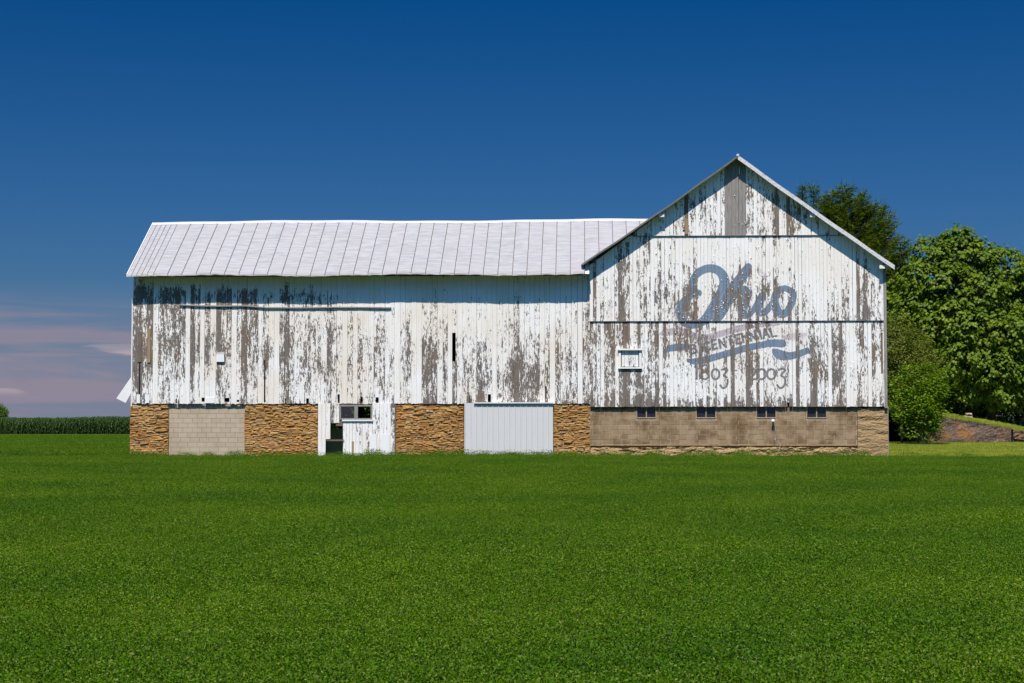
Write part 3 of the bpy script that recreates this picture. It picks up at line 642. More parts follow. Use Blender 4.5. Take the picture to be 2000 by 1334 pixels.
# gable roof
GEY = -.57; GBY = 16.0; XL = P(1135, 517, GEY).x; XR = P(1748, 520, GEY).x
ZL, ZR, ZP = P(1135, 516, GEY).z, P(1748, 519, GEY).z, P(1441, 304, GEY).z
groof_o = empty('gable_roof', (PKX, 0, ZP), barn); groof_o.location = (0, 0, 0)
PXX = P(1441, 304, GEY).x
def slope_slab(name, xa, za, xb, zb, y0, y1, th, mat, n=18, wob=.0, sagd=0.0, up=0.0):
    V = []; Fc = []
    for k in range(n + 1):
        t = k / n; xx = xa + (xb - xa) * t; zz = za + (zb - za) * t - sagd * math.sin(math.pi * t) + wob * math.sin(t * 19 + xa) + up
        V += [(xx, y0, zz), (xx, y1, zz), (xx, y1, zz - th), (xx, y0, zz - th)]
        if k:
            b = 4 * (k - 1)
            for f in ((0, 4, 5, 1), (1, 5, 6, 2), (2, 6, 7, 3), (3, 7, 4, 0)): Fc.append([b + i for i in f])
    Fc += [[0, 1, 2, 3], [4 * n + 3, 4 * n + 2, 4 * n + 1, 4 * n]]
    return link(name, fast_mesh(name, V, Fc, [mat]), groof_o)
slope_slab('roof_slope', XL, ZL, PXX, ZP, GEY + .002, GBY, .03, M['roof'], 18, .012, .06)
slope_slab('roof_slope', PXX, ZP, XR, ZR, GEY + .002, GBY, .03, M['roof'], 18, .010, .03)
slope_slab('rake_board', XL + .05, ZL, PXX, ZP, GEY - .03, GEY, .075, M['rake_dark'], 18, .012, .06, .012)
slope_slab('rake_board', PXX, ZP, XR - .02, ZR, GEY - .035, GEY, .19, M['rake'], 18, .010, .03, .02)
slope_slab('roof_boards', XL + .2, ZL - .035 + .2 * .69, PXX, ZP - .035, GEY + .03, GBY - .05, .03, M['white_trim'], 18, .012, .06)
slope_slab('roof_boards', PXX, ZP - .035, XR - .15, ZR - .035 + .15 * .69, GEY + .03, GBY - .05, .03, M['white_trim'], 18, .010, .03)
box('ridge_block', (PXX - .05, PXX + .05, GEY - .05, GEY + .3, ZP - .02, ZP + .07), M['rake'], groof_o)
for a_, b_ in ((1292, 419), (1587, 419), (1722.5, 519.5)):
    q = P(a_, b_, GEY + .15); m_ = MB(); m_.box(q.x - .11, q.x + .11, GEY + .06, YG + .3, q.z - .11, q.z + .03); m_.build('purlin_end', M['white_trim'], groof_o)

# --- stone base sections and fillings
YB = 0.05
def rock_meshes(n, mat):
    out = []
    for k in range(n):
        m_ = 8; base = [(-.5, -.5), (0, -.5), (.5, -.5), (.5, 0), (.5, .5), (0, .5), (-.5, .5), (-.5, 0)]
        o_ = [(a * (1 - random.uniform(0, .16)), b * (1 - random.uniform(0, .26))) for a, b in base]
        V = [(a, 0, b) for a, b in o_] + [(a * .86 + random.uniform(-.03, .03), -.8 - random.uniform(-.3, .2), b * .78 + random.uniform(-.05, .05)) for a, b in o_]
        V.append((random.uniform(-.2, .2), -1.15, random.uniform(-.15, .15))); Fc = []
        for i in range(8): j = (i + 1) % 8; Fc += [[i, j, 8 + j, 8 + i], [8 + i, 8 + j, 16]]
        out.append((np.array(V), Fc, fast_mesh('stone', V, Fc, [mat])))
    return out
ROCKS = rock_meshes(14, M['stone'])
sections = [(255.5, 330.5, 789, 889), (479.5, 621.5, 790, 891), (773.5, 906.5, 790, 891), (1079.5, 1153.5, 789, 890)]
cand = []
for si, (a_, b_, c_, d_) in enumerate(sections):
    x0, x1, z0, z1 = PX(a_, YB), PX(b_, YB), -.25, PZ(c_, YB)
    bk = MB(); bk.box(x0, x1, YB + .02, .5, z0, z1); wall = bk.build('stone_wall', M['mortar'], barn)
    z = z0
    while z < z1 - .02:
        h = random.choice([.045, .05, .06, .07, .08, .09, .11] if z < z1 - .5 else [.06, .08, .10, .13]); h = min(h, z1 - z); x = x0 - random.uniform(0, .04)
        while x < x1 - .03:
            w = min(random.uniform(.15, .46) * (1 + h * 2), x1 - x + .02)
            if x1 - x - w < .07: w = x1 - x
            wav = .025 * math.sin(x * 3.1 + z * 2 + si) + .012 * math.sin(x * 7 + z * 5)
            hh = h * random.uniform(.85, 1.35)
            if random.random() < .28 and h > .09:
                for q in (0, 1): cand.append((wall, x + w / 2, z + h * (.25 + .5 * q) + wav, w, h * .52, random.uniform(.03, .075), random.uniform(-.06, .06)))
            else: cand.append((wall, x + w / 2, min(z + h / 2 + wav, z1 - hh * .5), w * 1.03, hh, random.uniform(.02, .062), random.uniform(-.08, .08)))
            x += w
        z += h
cand.sort(key=lambda c: -c[3] * c[4] * (1 if c[2] > 0.05 else .2))
rest = {}
for n_, (wall, x, z, w, h, d, rot) in enumerate(cand):
    V, Fc, me = random.choice(ROCKS)
    if n_ < 298:
        o = link('stone', me, wall, (x, YB + .025, z)); o.scale = (w, d, h); o.rotation_euler = (0, rot, 0)
    else:
        c, s_ = math.cos(rot), math.sin(rot); W = V * np.array([w, d, h]); X = W[:, 0] * c + W[:, 2] * s_; Z = -W[:, 0] * s_ + W[:, 2] * c
        W = np.stack([X + x, W[:, 1] + YB + .025, Z + z], 1); L = rest.setdefault(wall.name, [wall, [], [], 0]); L[1].append(W); L[2] += [[i + L[3] for i in f] for f in Fc]; L[3] += len(W)
for wall, Vs, Fs, _ in rest.values():
    o = link('small_stones', fast_mesh('small_stones', np.vstack(Vs), Fs, [M['stone']]), wall); o['kind'] = 'stuff'
# concrete blocks
bm_ = {}
def block_mesh(w, h, mat):
    key = (round(w, 2), mat)
    if key not in bm_:
        m_ = MB(); e = .004; a, b, hh = w / 2, .05, h / 2
        V = [(-a, 0, -hh), (a, 0, -hh), (a, 0, hh), (-a, 0, hh), (-a, -b + e, -hh), (a, -b + e, -hh), (a, -b + e, hh), (-a, -b + e, hh), (-a + e, -b, -hh + e), (a - e, -b, -hh + e), (a - e, -b, hh - e), (-a + e, -b, hh - e)]
        Fc = [[8, 9, 10, 11]] + [[4 + i, 4 + (i + 1) % 4, 8 + (i + 1) % 4, 8 + i] for i in range(4)] + [[i, (i + 1) % 4, 4 + (i + 1) % 4, 4 + i] for i in range(4)]
        bm_[key] = fast_mesh('concrete_block', V, Fc, [M[mat]])
    return bm_[key]
def blocks(name, x0, x1, z0, z1, yf, mat, jmat, jit, wins=(), joint=.009, joff=.008):
    bk = MB(); wn = sorted(wins); cur = x0
    for (wa, wb, wz) in wn: bk.box(cur, wa, yf + joff, .45, z0, z1); bk.box(wa, wb, yf + joff, .45, z0, wz); cur = wb
    bk.box(cur, x1, yf + joff, .45, z0, z1); wall = bk.build(name, M[jmat], barn)
    z = z1; r = 0; H = .2032; W = .4064
    while z > z0 + .05:
        h = min(H, z - z0); x = x0 - (W / 2 if r % 2 else 0) - random.choice([0, 0, .1])
        while x < x1 - .02:
            a, b = max(x, x0), min(x + W, x1); z_m = z - h / 2
            segs = [(a, b)]
            for (wa, wb, wz) in wn:
                if z_m > wz - .02:
                    ns = []
                    for s0, s1 in segs:
                        if s1 <= wa or s0 >= wb: ns.append((s0, s1))
                        else:
                            if s0 < wa: ns.append((s0, wa))
                            if s1 > wb: ns.append((wb, s1))
                    segs = ns
            for s0, s1 in segs:
                if s1 - s0 > .05:
                    me = block_mesh(s1 - s0 - joint, h - joint if abs(h - H) < .001 else H - joint, mat); o = link('concrete_block', me, wall, ((s0 + s1) / 2, yf + .05 + random.uniform(-jit, jit), z_m))
                    if abs(h - H) > .001: o.scale = (1, 1, (h - joint) / (H - joint))
            x += W
        z -= h; r += 1
    return wall
blocks('block_infill', PX(331, .12), PX(479.5, .12), -.25, PZ(789, .12, 400), .12, 'block_pale', 'joint_dark', .001)
YR = 0.0
bw = []
for a_, b_ in ((1243, 1281), (1359, 1397.5), (1476.5, 1515), (1574.5, 1613.5)):
    bw.append((PX(a_ - .8, YR), PX(b_ + .8, YR), PZ(817, YR, a_)))
bwall = blocks('block_wall', PX(1152, YR), PX(1672.5, YR), PZ(869, YR, 1400), PZ(792, YR, 1400), YR, 'block_brown', 'joint_light', .003, bw, .013, .007)
ZBB = PZ(869, YR, 1400)
box('sill_strip', (PX(1152, YR), PX(1672, YR), YR - .012, YR + .3, ZBB - .03, ZBB + .002), M['concrete'], bwall)
for wa, wb, wz in bw:
    zt = PZ(794, YR, 1400) + .1; m_ = MB(); m_.box(wa + .004, wa + .04, YR - .01, YR + .1, wz, zt); m_.box(wb - .04, wb - .004, YR - .01, YR + .1, wz, zt)
    m_.box(wa + .04, wb - .04, YR - .02, YR + .1, wz, wz + .045); m_.box((wa + wb) / 2 - .022, (wa + wb) / 2 + .022, YR - .005, YR + .08, wz + .045, zt)
    f_ = m_.build('basement_window', M['sash'], bwall)
    for c0, c1 in ((wa + .041, (wa + wb) / 2 - .023), ((wa + wb) / 2 + .023, wb - .041)): box('pane', (c0, c1, YR + .045, YR + .052, wz + .046, zt), M['glass'], f_)
# crumbling ledge below the blocks, rough pier at the right
def rough_face(name, x0, x1, zlo, zhi_f, y_f, mat, parent, dx=.05, dz=.04, amp=.03, back=.4):
    nx = int((x1 - x0) / dx) + 1; nz = 1 + int((max(zhi_f(x0), zhi_f(x1)) - zlo) / dz); V = []; Fc = []
    ph = random.random() * 9
    for j in range(nz + 1):
        for i in range(nx + 1):
            x = x0 + (x1 - x0) * i / nx; z = zlo + (zhi_f(x) - zlo) * j / nz
            V.append((x, y_f(x, z, j / nz) + random.uniform(-amp, amp), z + random.uniform(-.3, .3) * dz * (0 < j < nz)))
    for j in range(nz):
        for i in range(nx): b = j * (nx + 1) + i; Fc.append([b, b + 1, b + nx + 2, b + nx + 1])
    b = len(V)
    for i in range(nx + 1): q = V[nz * (nx + 1) + i]; V.append((q[0], back, q[2]))
    for i in range(nx): Fc.append([nz * (nx + 1) + i, nz * (nx + 1) + i + 1, b + i + 1, b + i])
    for side in (0, nx):
        b = len(V)
        for j in range(nz + 1): q = V[j * (nx + 1) + side]; V.append((q[0], back, q[2]))
        for j in range(nz):
            f = [j * (nx + 1) + side, (j + 1) * (nx + 1) + side, b + j + 1, b + j]; Fc.append(f if side == 0 else f[::-1])
    return link(name, fast_mesh(name, V, Fc, [mat]), parent)
from mathutils import noise as mn
def nz3(x, y, z): return mn.fractal(Vector((x, y, z)), .8, 2.1, 4)
def ledge_top(x): return ZBB - .10 + .09 * nz3(x * .9, 3.1, 0)
rough_face('footing', PX(1153, YR), PX(1673, YR), -.3, ledge_top, lambda x, z, t: YR - .06 - .10 * (1 - t) - .09 * nz3(x * 1.6, 1.0, z * 4), M['concrete'], barn, .05, .035, .015)
box('footing_core', (PX(1153, YR), PX(1673, YR), .10, .4, -.3, ZBB - .03), M['mortar'], barn)
rough_face('corner_pier', PX(1673.5, YR), PX(1732.5, YR), -.3, lambda x: PZ(797, YR, 1700) + .03 * math.sin(x * 9), lambda x, z, t: YR - .03 - .035 * nz3(x * 1.2, 7.0, z * 5), M['concrete'], barn, .04, .03, .007, 1.0)
for k in range(4):
    zz = .25 + .42 * k + random.uniform(-.05, .05)
box('downpipe', (PX(1732.8, YR), PX(1734, YR), .0, .04, -.1, ZG0), M['grey_wood'], barn)
# conduit, spotlight
lq = P(1510, 823, -.1); m_ = MB()
m_.tube([(lq.x + .04, -.03, lq.z - .05), (lq.x + .04, -.03, ZBB + .02)], .012); o = m_.build('conduit', M['galv'], barn)
m_ = MB(); m_.tube([(lq.x, -.03, lq.z), (lq.x, -.09, lq.z + .01), (lq.x, -.13, lq.z + .01), (lq.x - .02, -.2, lq.z + .02)], [.03, .045, .055, .07], 10); m_.build('spotlight', M['white_new'], barn, True)
m_ = MB(); a_ = [P(*v, -.22) for v in ((1512.5, 857), (1516, 864), (1525.5, 868), (1521, 880), (1516.5, 893))]; m_.tube([(a_[0].x, -.03, a_[0].z), *[tuple(v) for v in a_]], .013); m_.build('loose_wire', M['galv'], barn, True)

# --- wooden stable-door bay
YD = -.02
bay = MB(); bay.box(PX(621.8), PX(624), .0, .09, -.25, ZW0 - .005); bay.box(PX(771.2), PX(773.4), .0, .09, -.25, ZW0 - .005); bay.box(PX(624), PX(771.2), .03, .09, ZW0 - .16, ZW0 - .021)
bay = bay.build('door_bay', M['brown_wood'], barn)
def dboards(xa, xb, ya, yb, n, parent=bay, y=YD, base=.02, name='board', sl=0.0):
    x0, x1 = PX(xa), PX(xb)
    for k in range(n):
        a = x0 + (x1 - x0) * k / n; b = x0 + (x1 - x0) * (k + 1) / n
        board(name, parent, a + .002, b - random.uniform(.002, .006), PZ(yb) + sl * k + random.uniform(-.01, .01), PZ(ya) + random.uniform(-.005, .0), y + random.uniform(-.006, .003), .022, M['paint'], base + random.gauss(0, .08), jag=.015, zstep=.2)
dboards(622, 637, 787.5, 895, 2, base=-.12); dboards(637.2, 646, 787.5, 857, 1, base=-.05); dboards(647, 663.5, 787.5, 826, 3, base=.16)
box('lintel', (PX(657), PX(671), .0, .05, PZ(832), PZ(822)), M['brown_wood'], bay)
box('cross_rail', (PX(638), PX(671), .005, .04, PZ(861.5), PZ(858.5)), M['brown_wood'], bay)
dd = box('stable_door', (PX(670.8), PX(727), .028, .06, PZ(850), PZ(846)), M['brown_wood'], bay)
dboards(670.8, 727.5, 822, 895, 9, dd, YD - .01, .13)
box('board', (PX(688), PX(692), YD - .022, YD - .012, -.2, PZ(862)), M['tan_wood'], dd)
box('door_ledge', (PX(669), PX(729), YD - .07, YD - .012, PZ(822.5), PZ(819.5)), M['white_trim'], bay)
dboards(727.8, 771, 787.5, 895, 6, base=.22)
box('patch_panel', (PX(723), PX(736), YD - .035, YD - .02, -.15, PZ(848)), M['white_new'], bay)
box('patch_panel', (PX(745.5), PX(760.5), YD - .03, YD - .018, -.1, PZ(848)), M['white_new'], bay)
wfm = MB(); wl, wr, wb_, wt_ = PX(664.5), PX(727), PZ(819.2), PZ(790.5)
wfm.box(wl, wl + .05, YD - .01, .06, wb_, wt_); wfm.box(wr - .05, wr, YD - .01, .06, wb_, wt_); wfm.box(wl + .05, wr - .05, YD - .01, .06, wt_ - .07, wt_); wfm.box(wl + .05, wr - .05, YD - .012, .06, wb_, wb_ + .05)
wfm.box(PX(692.5), PX(699.5), YD - .008, .05, wb_ + .05, wt_ - .07)
wfo = wfm.build('window', M['grey_wood'], bay)
box('pane', (wl + .05, PX(692.5), .02, .026, wb_ + .05, wt_ - .07), M['clear_glass'], wfo)
# --- ribbed steel sliding door
dx0, dx1, dz1 = PX(907.5), PX(1080), PZ(788)
sdoor = box('sliding_door', (dx0, dx1, -.075, -.045, -.1, -.05), M['steel'], barn)
box('door_track', (PX(926), dx1 + .03, -.17, -.035, dz1 + .0, dz1 + .045), M['white_trim'], sdoor)
npn = 16; pw = (dx1 - dx0) / npn
pr = [(0, 0), (.018, -.0), (.026, -.028), (.046, -.028), (.054, 0), (pw * .42, 0), (pw * .45, -.005), (pw * .52, -.005), (pw * .55, 0), (pw * .72, 0), (pw * .75, -.005), (pw * .82, -.005), (pw * .85, 0), (pw, 0)]
V = [(a, b, z) for z in (0, 1) for a, b in pr]; n = len(pr); Fc = [[i, i + 1, n + i + 1, n + i] for i in range(n - 1)]
pme = fast_mesh('steel_panel', V, Fc, [M['steel']])
sc_ = MB(); 
for i in range(npn):
    o = link('steel_panel', pme, sdoor, (dx0 + i * pw, -.08, -.12)); o.scale = (1, 1, dz1 - .002 - (-.12) + (.0 if i > 1 else .02))
    for zz in (.35, .95, 1.55): sc_.box(dx0 + i * pw + .062, dx0 + i * pw + .072, -.088, -.079, zz, zz + .01)
sc_.build('screws', M['rake_dark'], sdoor)['kind'] = 'stuff'

# --- rest of the shell: side and back walls, floors, inner wall
def wavy_wall(name, a, b, z0, z1f, mat, holes=(), parent=barn, thick=.05):
    """vertical wall along a->b (2D), optional rectangular openings (s0,s1,z0,z1)"""
    m_ = MB(); a = Vector((*a, 0)); b = Vector((*b, 0)); L = (b - a).length; d = (b - a) / L; nn = Vector((-d.y, d.x, 0)) * thick
    cuts = sorted({0.0, L} | {h[0] for h in holes} | {h[1] for h in holes} | {L * k / 24 for k in range(25)})
    for s0, s1 in zip(cuts[:-1], cuts[1:]):
        sm = (s0 + s1) / 2; hz_ = sorted([(h[2], h[3]) for h in holes if h[0] < sm < h[1]]); zc = z0; spans = []
        for q0, q1 in hz_: spans.append((zc, q0, 0)); zc = q1
        spans.append((zc, None, 1))
        for q0, q1, top in spans:
            t0 = z1f(s0) if top else q1; t1 = z1f(s1) if top else q1
            if min(t0, t1) - q0 < .01: continue
            p0, p1 = a + d * s0, a + d * s1; b0 = len(m_.v)
            m_.v += [(p0.x, p0.y, q0), (p1.x, p1.y, q0), (p1.x, p1.y, t1), (p0.x, p0.y, t0)] + [((p0 + nn).x, (p0 + nn).y, q0), ((p1 + nn).x, (p1 + nn).y, q0), ((p1 + nn).x, (p1 + nn).y, t1), ((p0 + nn).x, (p0 + nn).y, t0)]
            for f in ((0, 1, 2, 3), (7, 6, 5, 4), (0, 4, 5, 1), (3, 2, 6, 7), (0, 3, 7, 4), (1, 5, 6, 2)): m_.f.append([b0 + i for i in f]); m_.mi.append(0)
    return m_.build(name, mat, parent)
WBY = 7.0
def wz(s): return EZ + (min(s + .65, 2 * (RY + .65) - s - .65)) * PIT - .1
wavy_wall('side_wall', (WX0, WBY), (WX0, .14), ZW0 - .02, lambda s: wz(WBY - s), M['paint'])
wavy_wall('stone_wall', (WX0 + .02, WBY), (WX0 + .02, .5), -.3, lambda s: ZW0 - .022, M['mortar'])
hA = PX(705, WBY); 
bh = [(PX(688, WBY) - WX0, PX(747, WBY) - WX0, PZ(824, WBY), PZ(796, WBY)), (PX(640, WBY) - WX0, PX(662, WBY) - WX0, PZ(838, WBY), PZ(824, WBY)), (PX(664, WBY) - WX0, PX(694, WBY) - WX0, PZ(824, WBY), PZ(797, WBY))]
wavy_wall('back_wall', (GX0, WBY), (WX0, WBY), -.3, lambda s: wz(WBY) + .1, M['mortar'], [(GX0 - WX0 - h[1], GX0 - WX0 - h[0], h[2], h[3]) for h in bh])
wavy_wall('side_wall', (GX1, .1), (GX1, GBY - .4), -.3, lambda s: ZGE - .1, M['paint_gable'])
wavy_wall('side_wall', (GX0 + .06, GBY - .4), (GX0 + .06, .1), ZW0, lambda s: float(groof(GX0)) - .1, M['paint_gable'])
wavy_wall('back_wall', (GX1, GBY - .4), (GX0, GBY - .4), -.3, lambda s: float(groof(GX1 - s)) - .15, M['paint_gable'])
box('loft_floor', (WX0 + .1, GX1 - .1, .32, WBY - .1, ZW0 + .12, ZW0 + .2), M['dark_wood'], barn)
box('inner_wall', (PX(625, 1.6), PX(669, 1.6), 1.6, 1.75, -.2, PZ(837, 1.6)), M['inner_plaster'], barn)
box('inner_post', (PX(700, 2), PX(711, 2), 2, 2.2, -.2, ZW0 + .1), M['dark_wood'], barn)

# curled paint flakes standing off the gable
Vs = []; Fs = []; nfl = 0
for k in range(620):
    px_ = random.gauss(1440, 95) if random.random() < .7 else random.uniform(1160, 1725); py_ = random.uniform(350, 785) if random.random() < .4 else random.gauss(610, 55)
    q = P(px_, py_, YG)
    if q.z > float(groof(q.x)) - .3 or q.z < ZG0 + .05 or not (GX0 + .05 < q.x < GX1 - .05): continue
    yy = YG - (.06 if q.z > ZJ2 else .03 if q.z > ZJ1 else 0) - .007
    w, h = random.uniform(.008, .028), random.uniform(.02, .07); dr = random.choice([-1, 1]); o_ = random.uniform(.02, .055)
    if random.random() < .5: b0 = [(0, 0, 0), (0, 0, h), (dr * w * .6, -o_ * .55, h * .9), (dr * w * .6, -o_ * .55, h * .1), (dr * w, -o_, h * .75), (dr * w, -o_, h * .25)]
    else: b0 = [(-w / 2, 0, h), (w / 2, 0, h), (w / 2 * .9, -o_ * .5, h * .5), (-w / 2, -o_ * .5, h * .5), (w / 2 * .6, -o_, h * .15), (-w / 2 * .5, -o_, h * .1)]
    Vs += [(q.x + a, yy + b, q.z + c) for a, b, c in b0]; Fs += [[nfl, nfl + 1, nfl + 2, nfl + 3], [nfl + 3, nfl + 2, nfl + 4, nfl + 5]]; nfl += 6
fl = link('paint_flakes', fast_mesh('paint_flakes', Vs, Fs, [M['white_trim']]), gab); fl['kind'] = 'stuff'

# ------------------------------------------------------------------ retaining wall and bank, right of the barn
RWY = 21.0
def rw_top(px_): return np.interp(px_, [1790, 1838, 1975, 2000, 2120], [806, 813, 836, 841, 866])
wl_x0, wl_x1 = PX(1790, RWY), PX(1973, RWY)
rw = rough_face('retaining_wall', wl_x0, wl_x1, -.2, lambda x: P(float(unproj(np.array([x]), np.array([RWY]), np.array([1.5]))[0][0]), float(rw_top(unproj(np.array([x]), np.array([RWY]), np.array([1.5]))[0][0])), RWY).z, lambda x, z, t: RWY + .08 * nz3(x, 2, z), M['rust_wall'], None, .12, .1, .012, RWY + .5)
tag(rw, 'low rusty brown concrete retaining wall beside the lawn, sloping down to the right', 'wall')
rw2 = rough_face('retaining_wall', wl_x1 + .12, PX(2120, RWY), -.2, lambda x: P(float(unproj(np.array([x]), np.array([RWY]), np.array([1.5]))[0][0]), float(rw_top(unproj(np.array([x]), np.array([RWY]), np.array([1.5]))[0][0])) + 2, RWY).z, lambda x, z, t: RWY + .15 - .12 * (t > .62), M['rust_wall'], None, .12, .08, .04, RWY + .5)
tag(rw2, 'cracked broken end of the retaining wall at the right edge', 'wall')
V = []; Fc = []; nxb, nyb = 40, 14
for j in range(nyb):
    for i in range(nxb):
        x = PX(1700, RWY) + i * 1.1; pxx = float(unproj(np.array([x]), np.array([RWY]), np.array([1.5]))[0][0]); zt = P(pxx, float(rw_top(pxx)), RWY).z - .03
        yy = RWY + .08 + j * 2.2; zz = max(zt + .26 * min(j, 1) + .03 * j * (zt > 0), 0.2) 
        V.append((x, yy, zz + random.uniform(-.03, .03)))
for j in range(nyb - 1):
    for i in range(nxb - 1): b = j * nxb + i; Fc.append([b, b + 1, b + 1 + nxb, b + nxb])
bank = link('earth_bank', fast_mesh('earth_bank', V, Fc, [M['lawn_ground']], True)); bank['kind'] = 'structure'
bankV = np.array(V).reshape(nyb, nxb, 3)

# ------------------------------------------------------------------ foliage tools
def frames(axis, up):
    a = axis / (np.linalg.norm(axis, axis=1, keepdims=True) + 1e-9); s_ = np.cross(a, up); s_ /= (np.linalg.norm(s_, axis=1, keepdims=True) + 1e-9); return a, s_, np.cross(s_, a)
LEAF = {'quad': (np.array([(0, 0, 0), (.5, .5, 0), (1, 0, 0), (.5, -.5, 0)]), np.array([(0, 1, 2, 3)])),
        'heart': (np.array([(0, 0, 0), (.18, .48, -.06), (.6, .38, -.12), (1, 0, -.25), (.6, -.38, -.12), (.18, -.48, -.06), (.45, 0, .03)]), np.array([(0, 1, 6, 6), (1, 2, 6, 6), (2, 3, 6, 6), (3, 4, 6, 6), (4, 5, 6, 6), (5, 0, 6, 6)]))}
def leaves(pos_, axis, up, length, width, kind='quad'):
    T, Fq = LEAF[kind]; a, s_, n = frames(axis, up); k = len(T); N = len(pos_)
    L = np.broadcast_to(length, (N,))[:, None, None]; W = np.broadcast_to(width, (N,))[:, None, None]
    V = pos_[:, None] + a[:, None] * T[None, :, 0:1] * L + s_[:, None] * T[None, :, 1:2] * W + n[:, None] * T[None, :, 2:3] * L
    if kind == 'heart': Fq = Fq[:, :3]
    Fx = (np.arange(N)[:, None, None] * k + Fq[None]).reshape(-1, Fq.shape[1]); return V.reshape(-1, 3), Fx
def rdir(n, zmin=-1.0):
    v = rng.normal(size=(n * 3 + 10, 3)); v /= np.linalg.norm(v, axis=1, keepdims=True); v = v[v[:, 2] > zmin][:n]; return v
def trunk_mesh(base, top, r0, r1, limbs, mat, name, parent):
    m_ = MB(); base = Vector(base); top = Vector(top); n = 6
    m_.tube([base.lerp(top, k / n) + Vector((random.uniform(-.1, .1), random.uniform(-.1, .1), 0)) * (k > 0) for k in range(n + 1)], [r0 + (r1 - r0) * k / n for k in range(n + 1)], 9)
    for (t, end, r) in limbs:
        s_ = base.lerp(top, t); e = Vector(end); mid = s_.lerp(e, .5) + Vector((0, 0, (e - s_).length * .08)); m_.tube([s_, mid, e], [r, r * .65, r * .25], 6)
    return m_.build(name, mat, parent, True)

def broad_tree(name, label, cat_, base, lobes, leafm, nclus, per, L, droop, kind='heart', trunk=True, group=None, spread=.5, r0=.3, inner=0, seed=1):
    global rng
    rng = np.random.default_rng(seed); root = empty(name, base); tag(root, label, cat_, group); b = np.array(base)
    lob = np.array(lobes, float); vol = lob[:, 3] * lob[:, 4]; which = rng.choice(len(lob), nclus, p=vol / vol.sum())
    d = rdir(nclus, -.75); d = d[rng.permutation(len(d))]
    c = lob[which, :3] + d * lob[which, 3:6] * (0.72 + 0.33 * rng.random((nclus, 1)))
    cc = np.repeat(c, per, 0); N = len(cc); out = np.repeat(d, per, 0)
    ang = rng.random(N) * 2 * math.pi; ax = np.stack([np.cos(ang), np.sin(ang), -droop + .5 * rng.normal(size=N) * .5], 1) + out * .55
    ax /= np.linalg.norm(ax, axis=1, keepdims=True)
    ps = cc + ax * (rng.random((N, 1)) * spread) + rng.normal(size=(N, 3)) * spread * .25
    up = out * .8 + np.array([0, 0, 1.0]) + rng.normal(size=(N, 3)) * .35
    s_ = L * (.6 + .7 * rng.random(N)); V, Fq = leaves(ps, ax, up, s_, s_ * (.85 if kind == 'heart' else .5), kind)
    V = V - b
    cr = link('crown', fast_mesh('crown', V, Fq, [leafm]), root); cr['kind'] = 'stuff'
    if trunk:
        lmb = [(random.uniform(.35, .95), tuple(np.array(lobes[i][:3]) - b - np.array([0, 0, lobes[i][5] * .2])), .10) for i in range(len(lobes))]
        zt = max(l[2] for l in lobes) - b[2]; trunk_mesh((0, 0, -.2), (float(lob[:, 0].mean() - b[0]) * .5, 0, zt * .75), r0, r0 * .35, lmb, M['bark'], 'trunk', root)
    return root
def mk_lobes(c, r, n, rl, seed, zlo=-.9, squash=.8):
    rg = np.random.default_rng(seed); out = []
    for k in range(n):
        v = rg.normal(size=3); v /= np.linalg.norm(v); v[2] = max(v[2], zlo); q = np.array(c) + v * np.array(r) * (.55 + .35 * rg.random()); rr = rl * (.7 + .6 * rg.random())
        out.append((*q, rr, rr, rr * squash))
    return out
# big catalpa-like tree at the right
TY = 29.0
def tp(px_, py_, Y): q = P(px_, py_, Y); return (q.x, q.y, q.z)
lob = []
for (px_, py_, rr, dy) in ((1874, 462, .9, 0), (1872, 488, 1.4, 0), (1830, 495, 1.4, .5), (1905, 500, 1.3, 0), (1960, 520, 1.5, 0), (1800, 540, 1.2, -.5), (1850, 560, 1.9, -1), (1920, 570, 1.9, -1), (1985, 580, 1.8, 0), (2040, 560, 2.0, 0), (1790, 600, 1.3, -.5), (1765, 610, 1.0, 0), (1840, 630, 1.9, -1.5), (1900, 640, 1.8, -2), (1965, 650, 2.0, -2), (2040, 660, 2.0, -1),
                         (1880, 700, 1.7, -2.5), (1940, 720, 1.7, -2.5), (2000, 730, 1.8, -2), (1850, 690, 1.4, -1), (2070, 740, 1.9, -1), (1960, 770, 1.1, -2.5), (1905, 760, 1.0, -2.2), (1780, 570, 1.0, 0), (1755, 560, .8, 1), (1880, 600, 2.2, 2), (1960, 620, 2.4, 2.5), (1820, 660, 1.8, 2), (2100, 620, 2.4, 1), (2110, 700, 2.0, 0)):
    q = tp(px_, py_, TY + dy); lob.append((*q, rr, rr, rr * .85))
cat_base = (PX(1935, TY), TY, 1.6)
broad_tree('broadleaf_tree', 'large broad-leaved tree with drooping leaf clusters at the right edge, above the retaining wall', 'tree', cat_base, lob, M['catalpa_leaf'], 3100, 14, .225, .9, 'heart', True, None, .36, .28, seed=3)
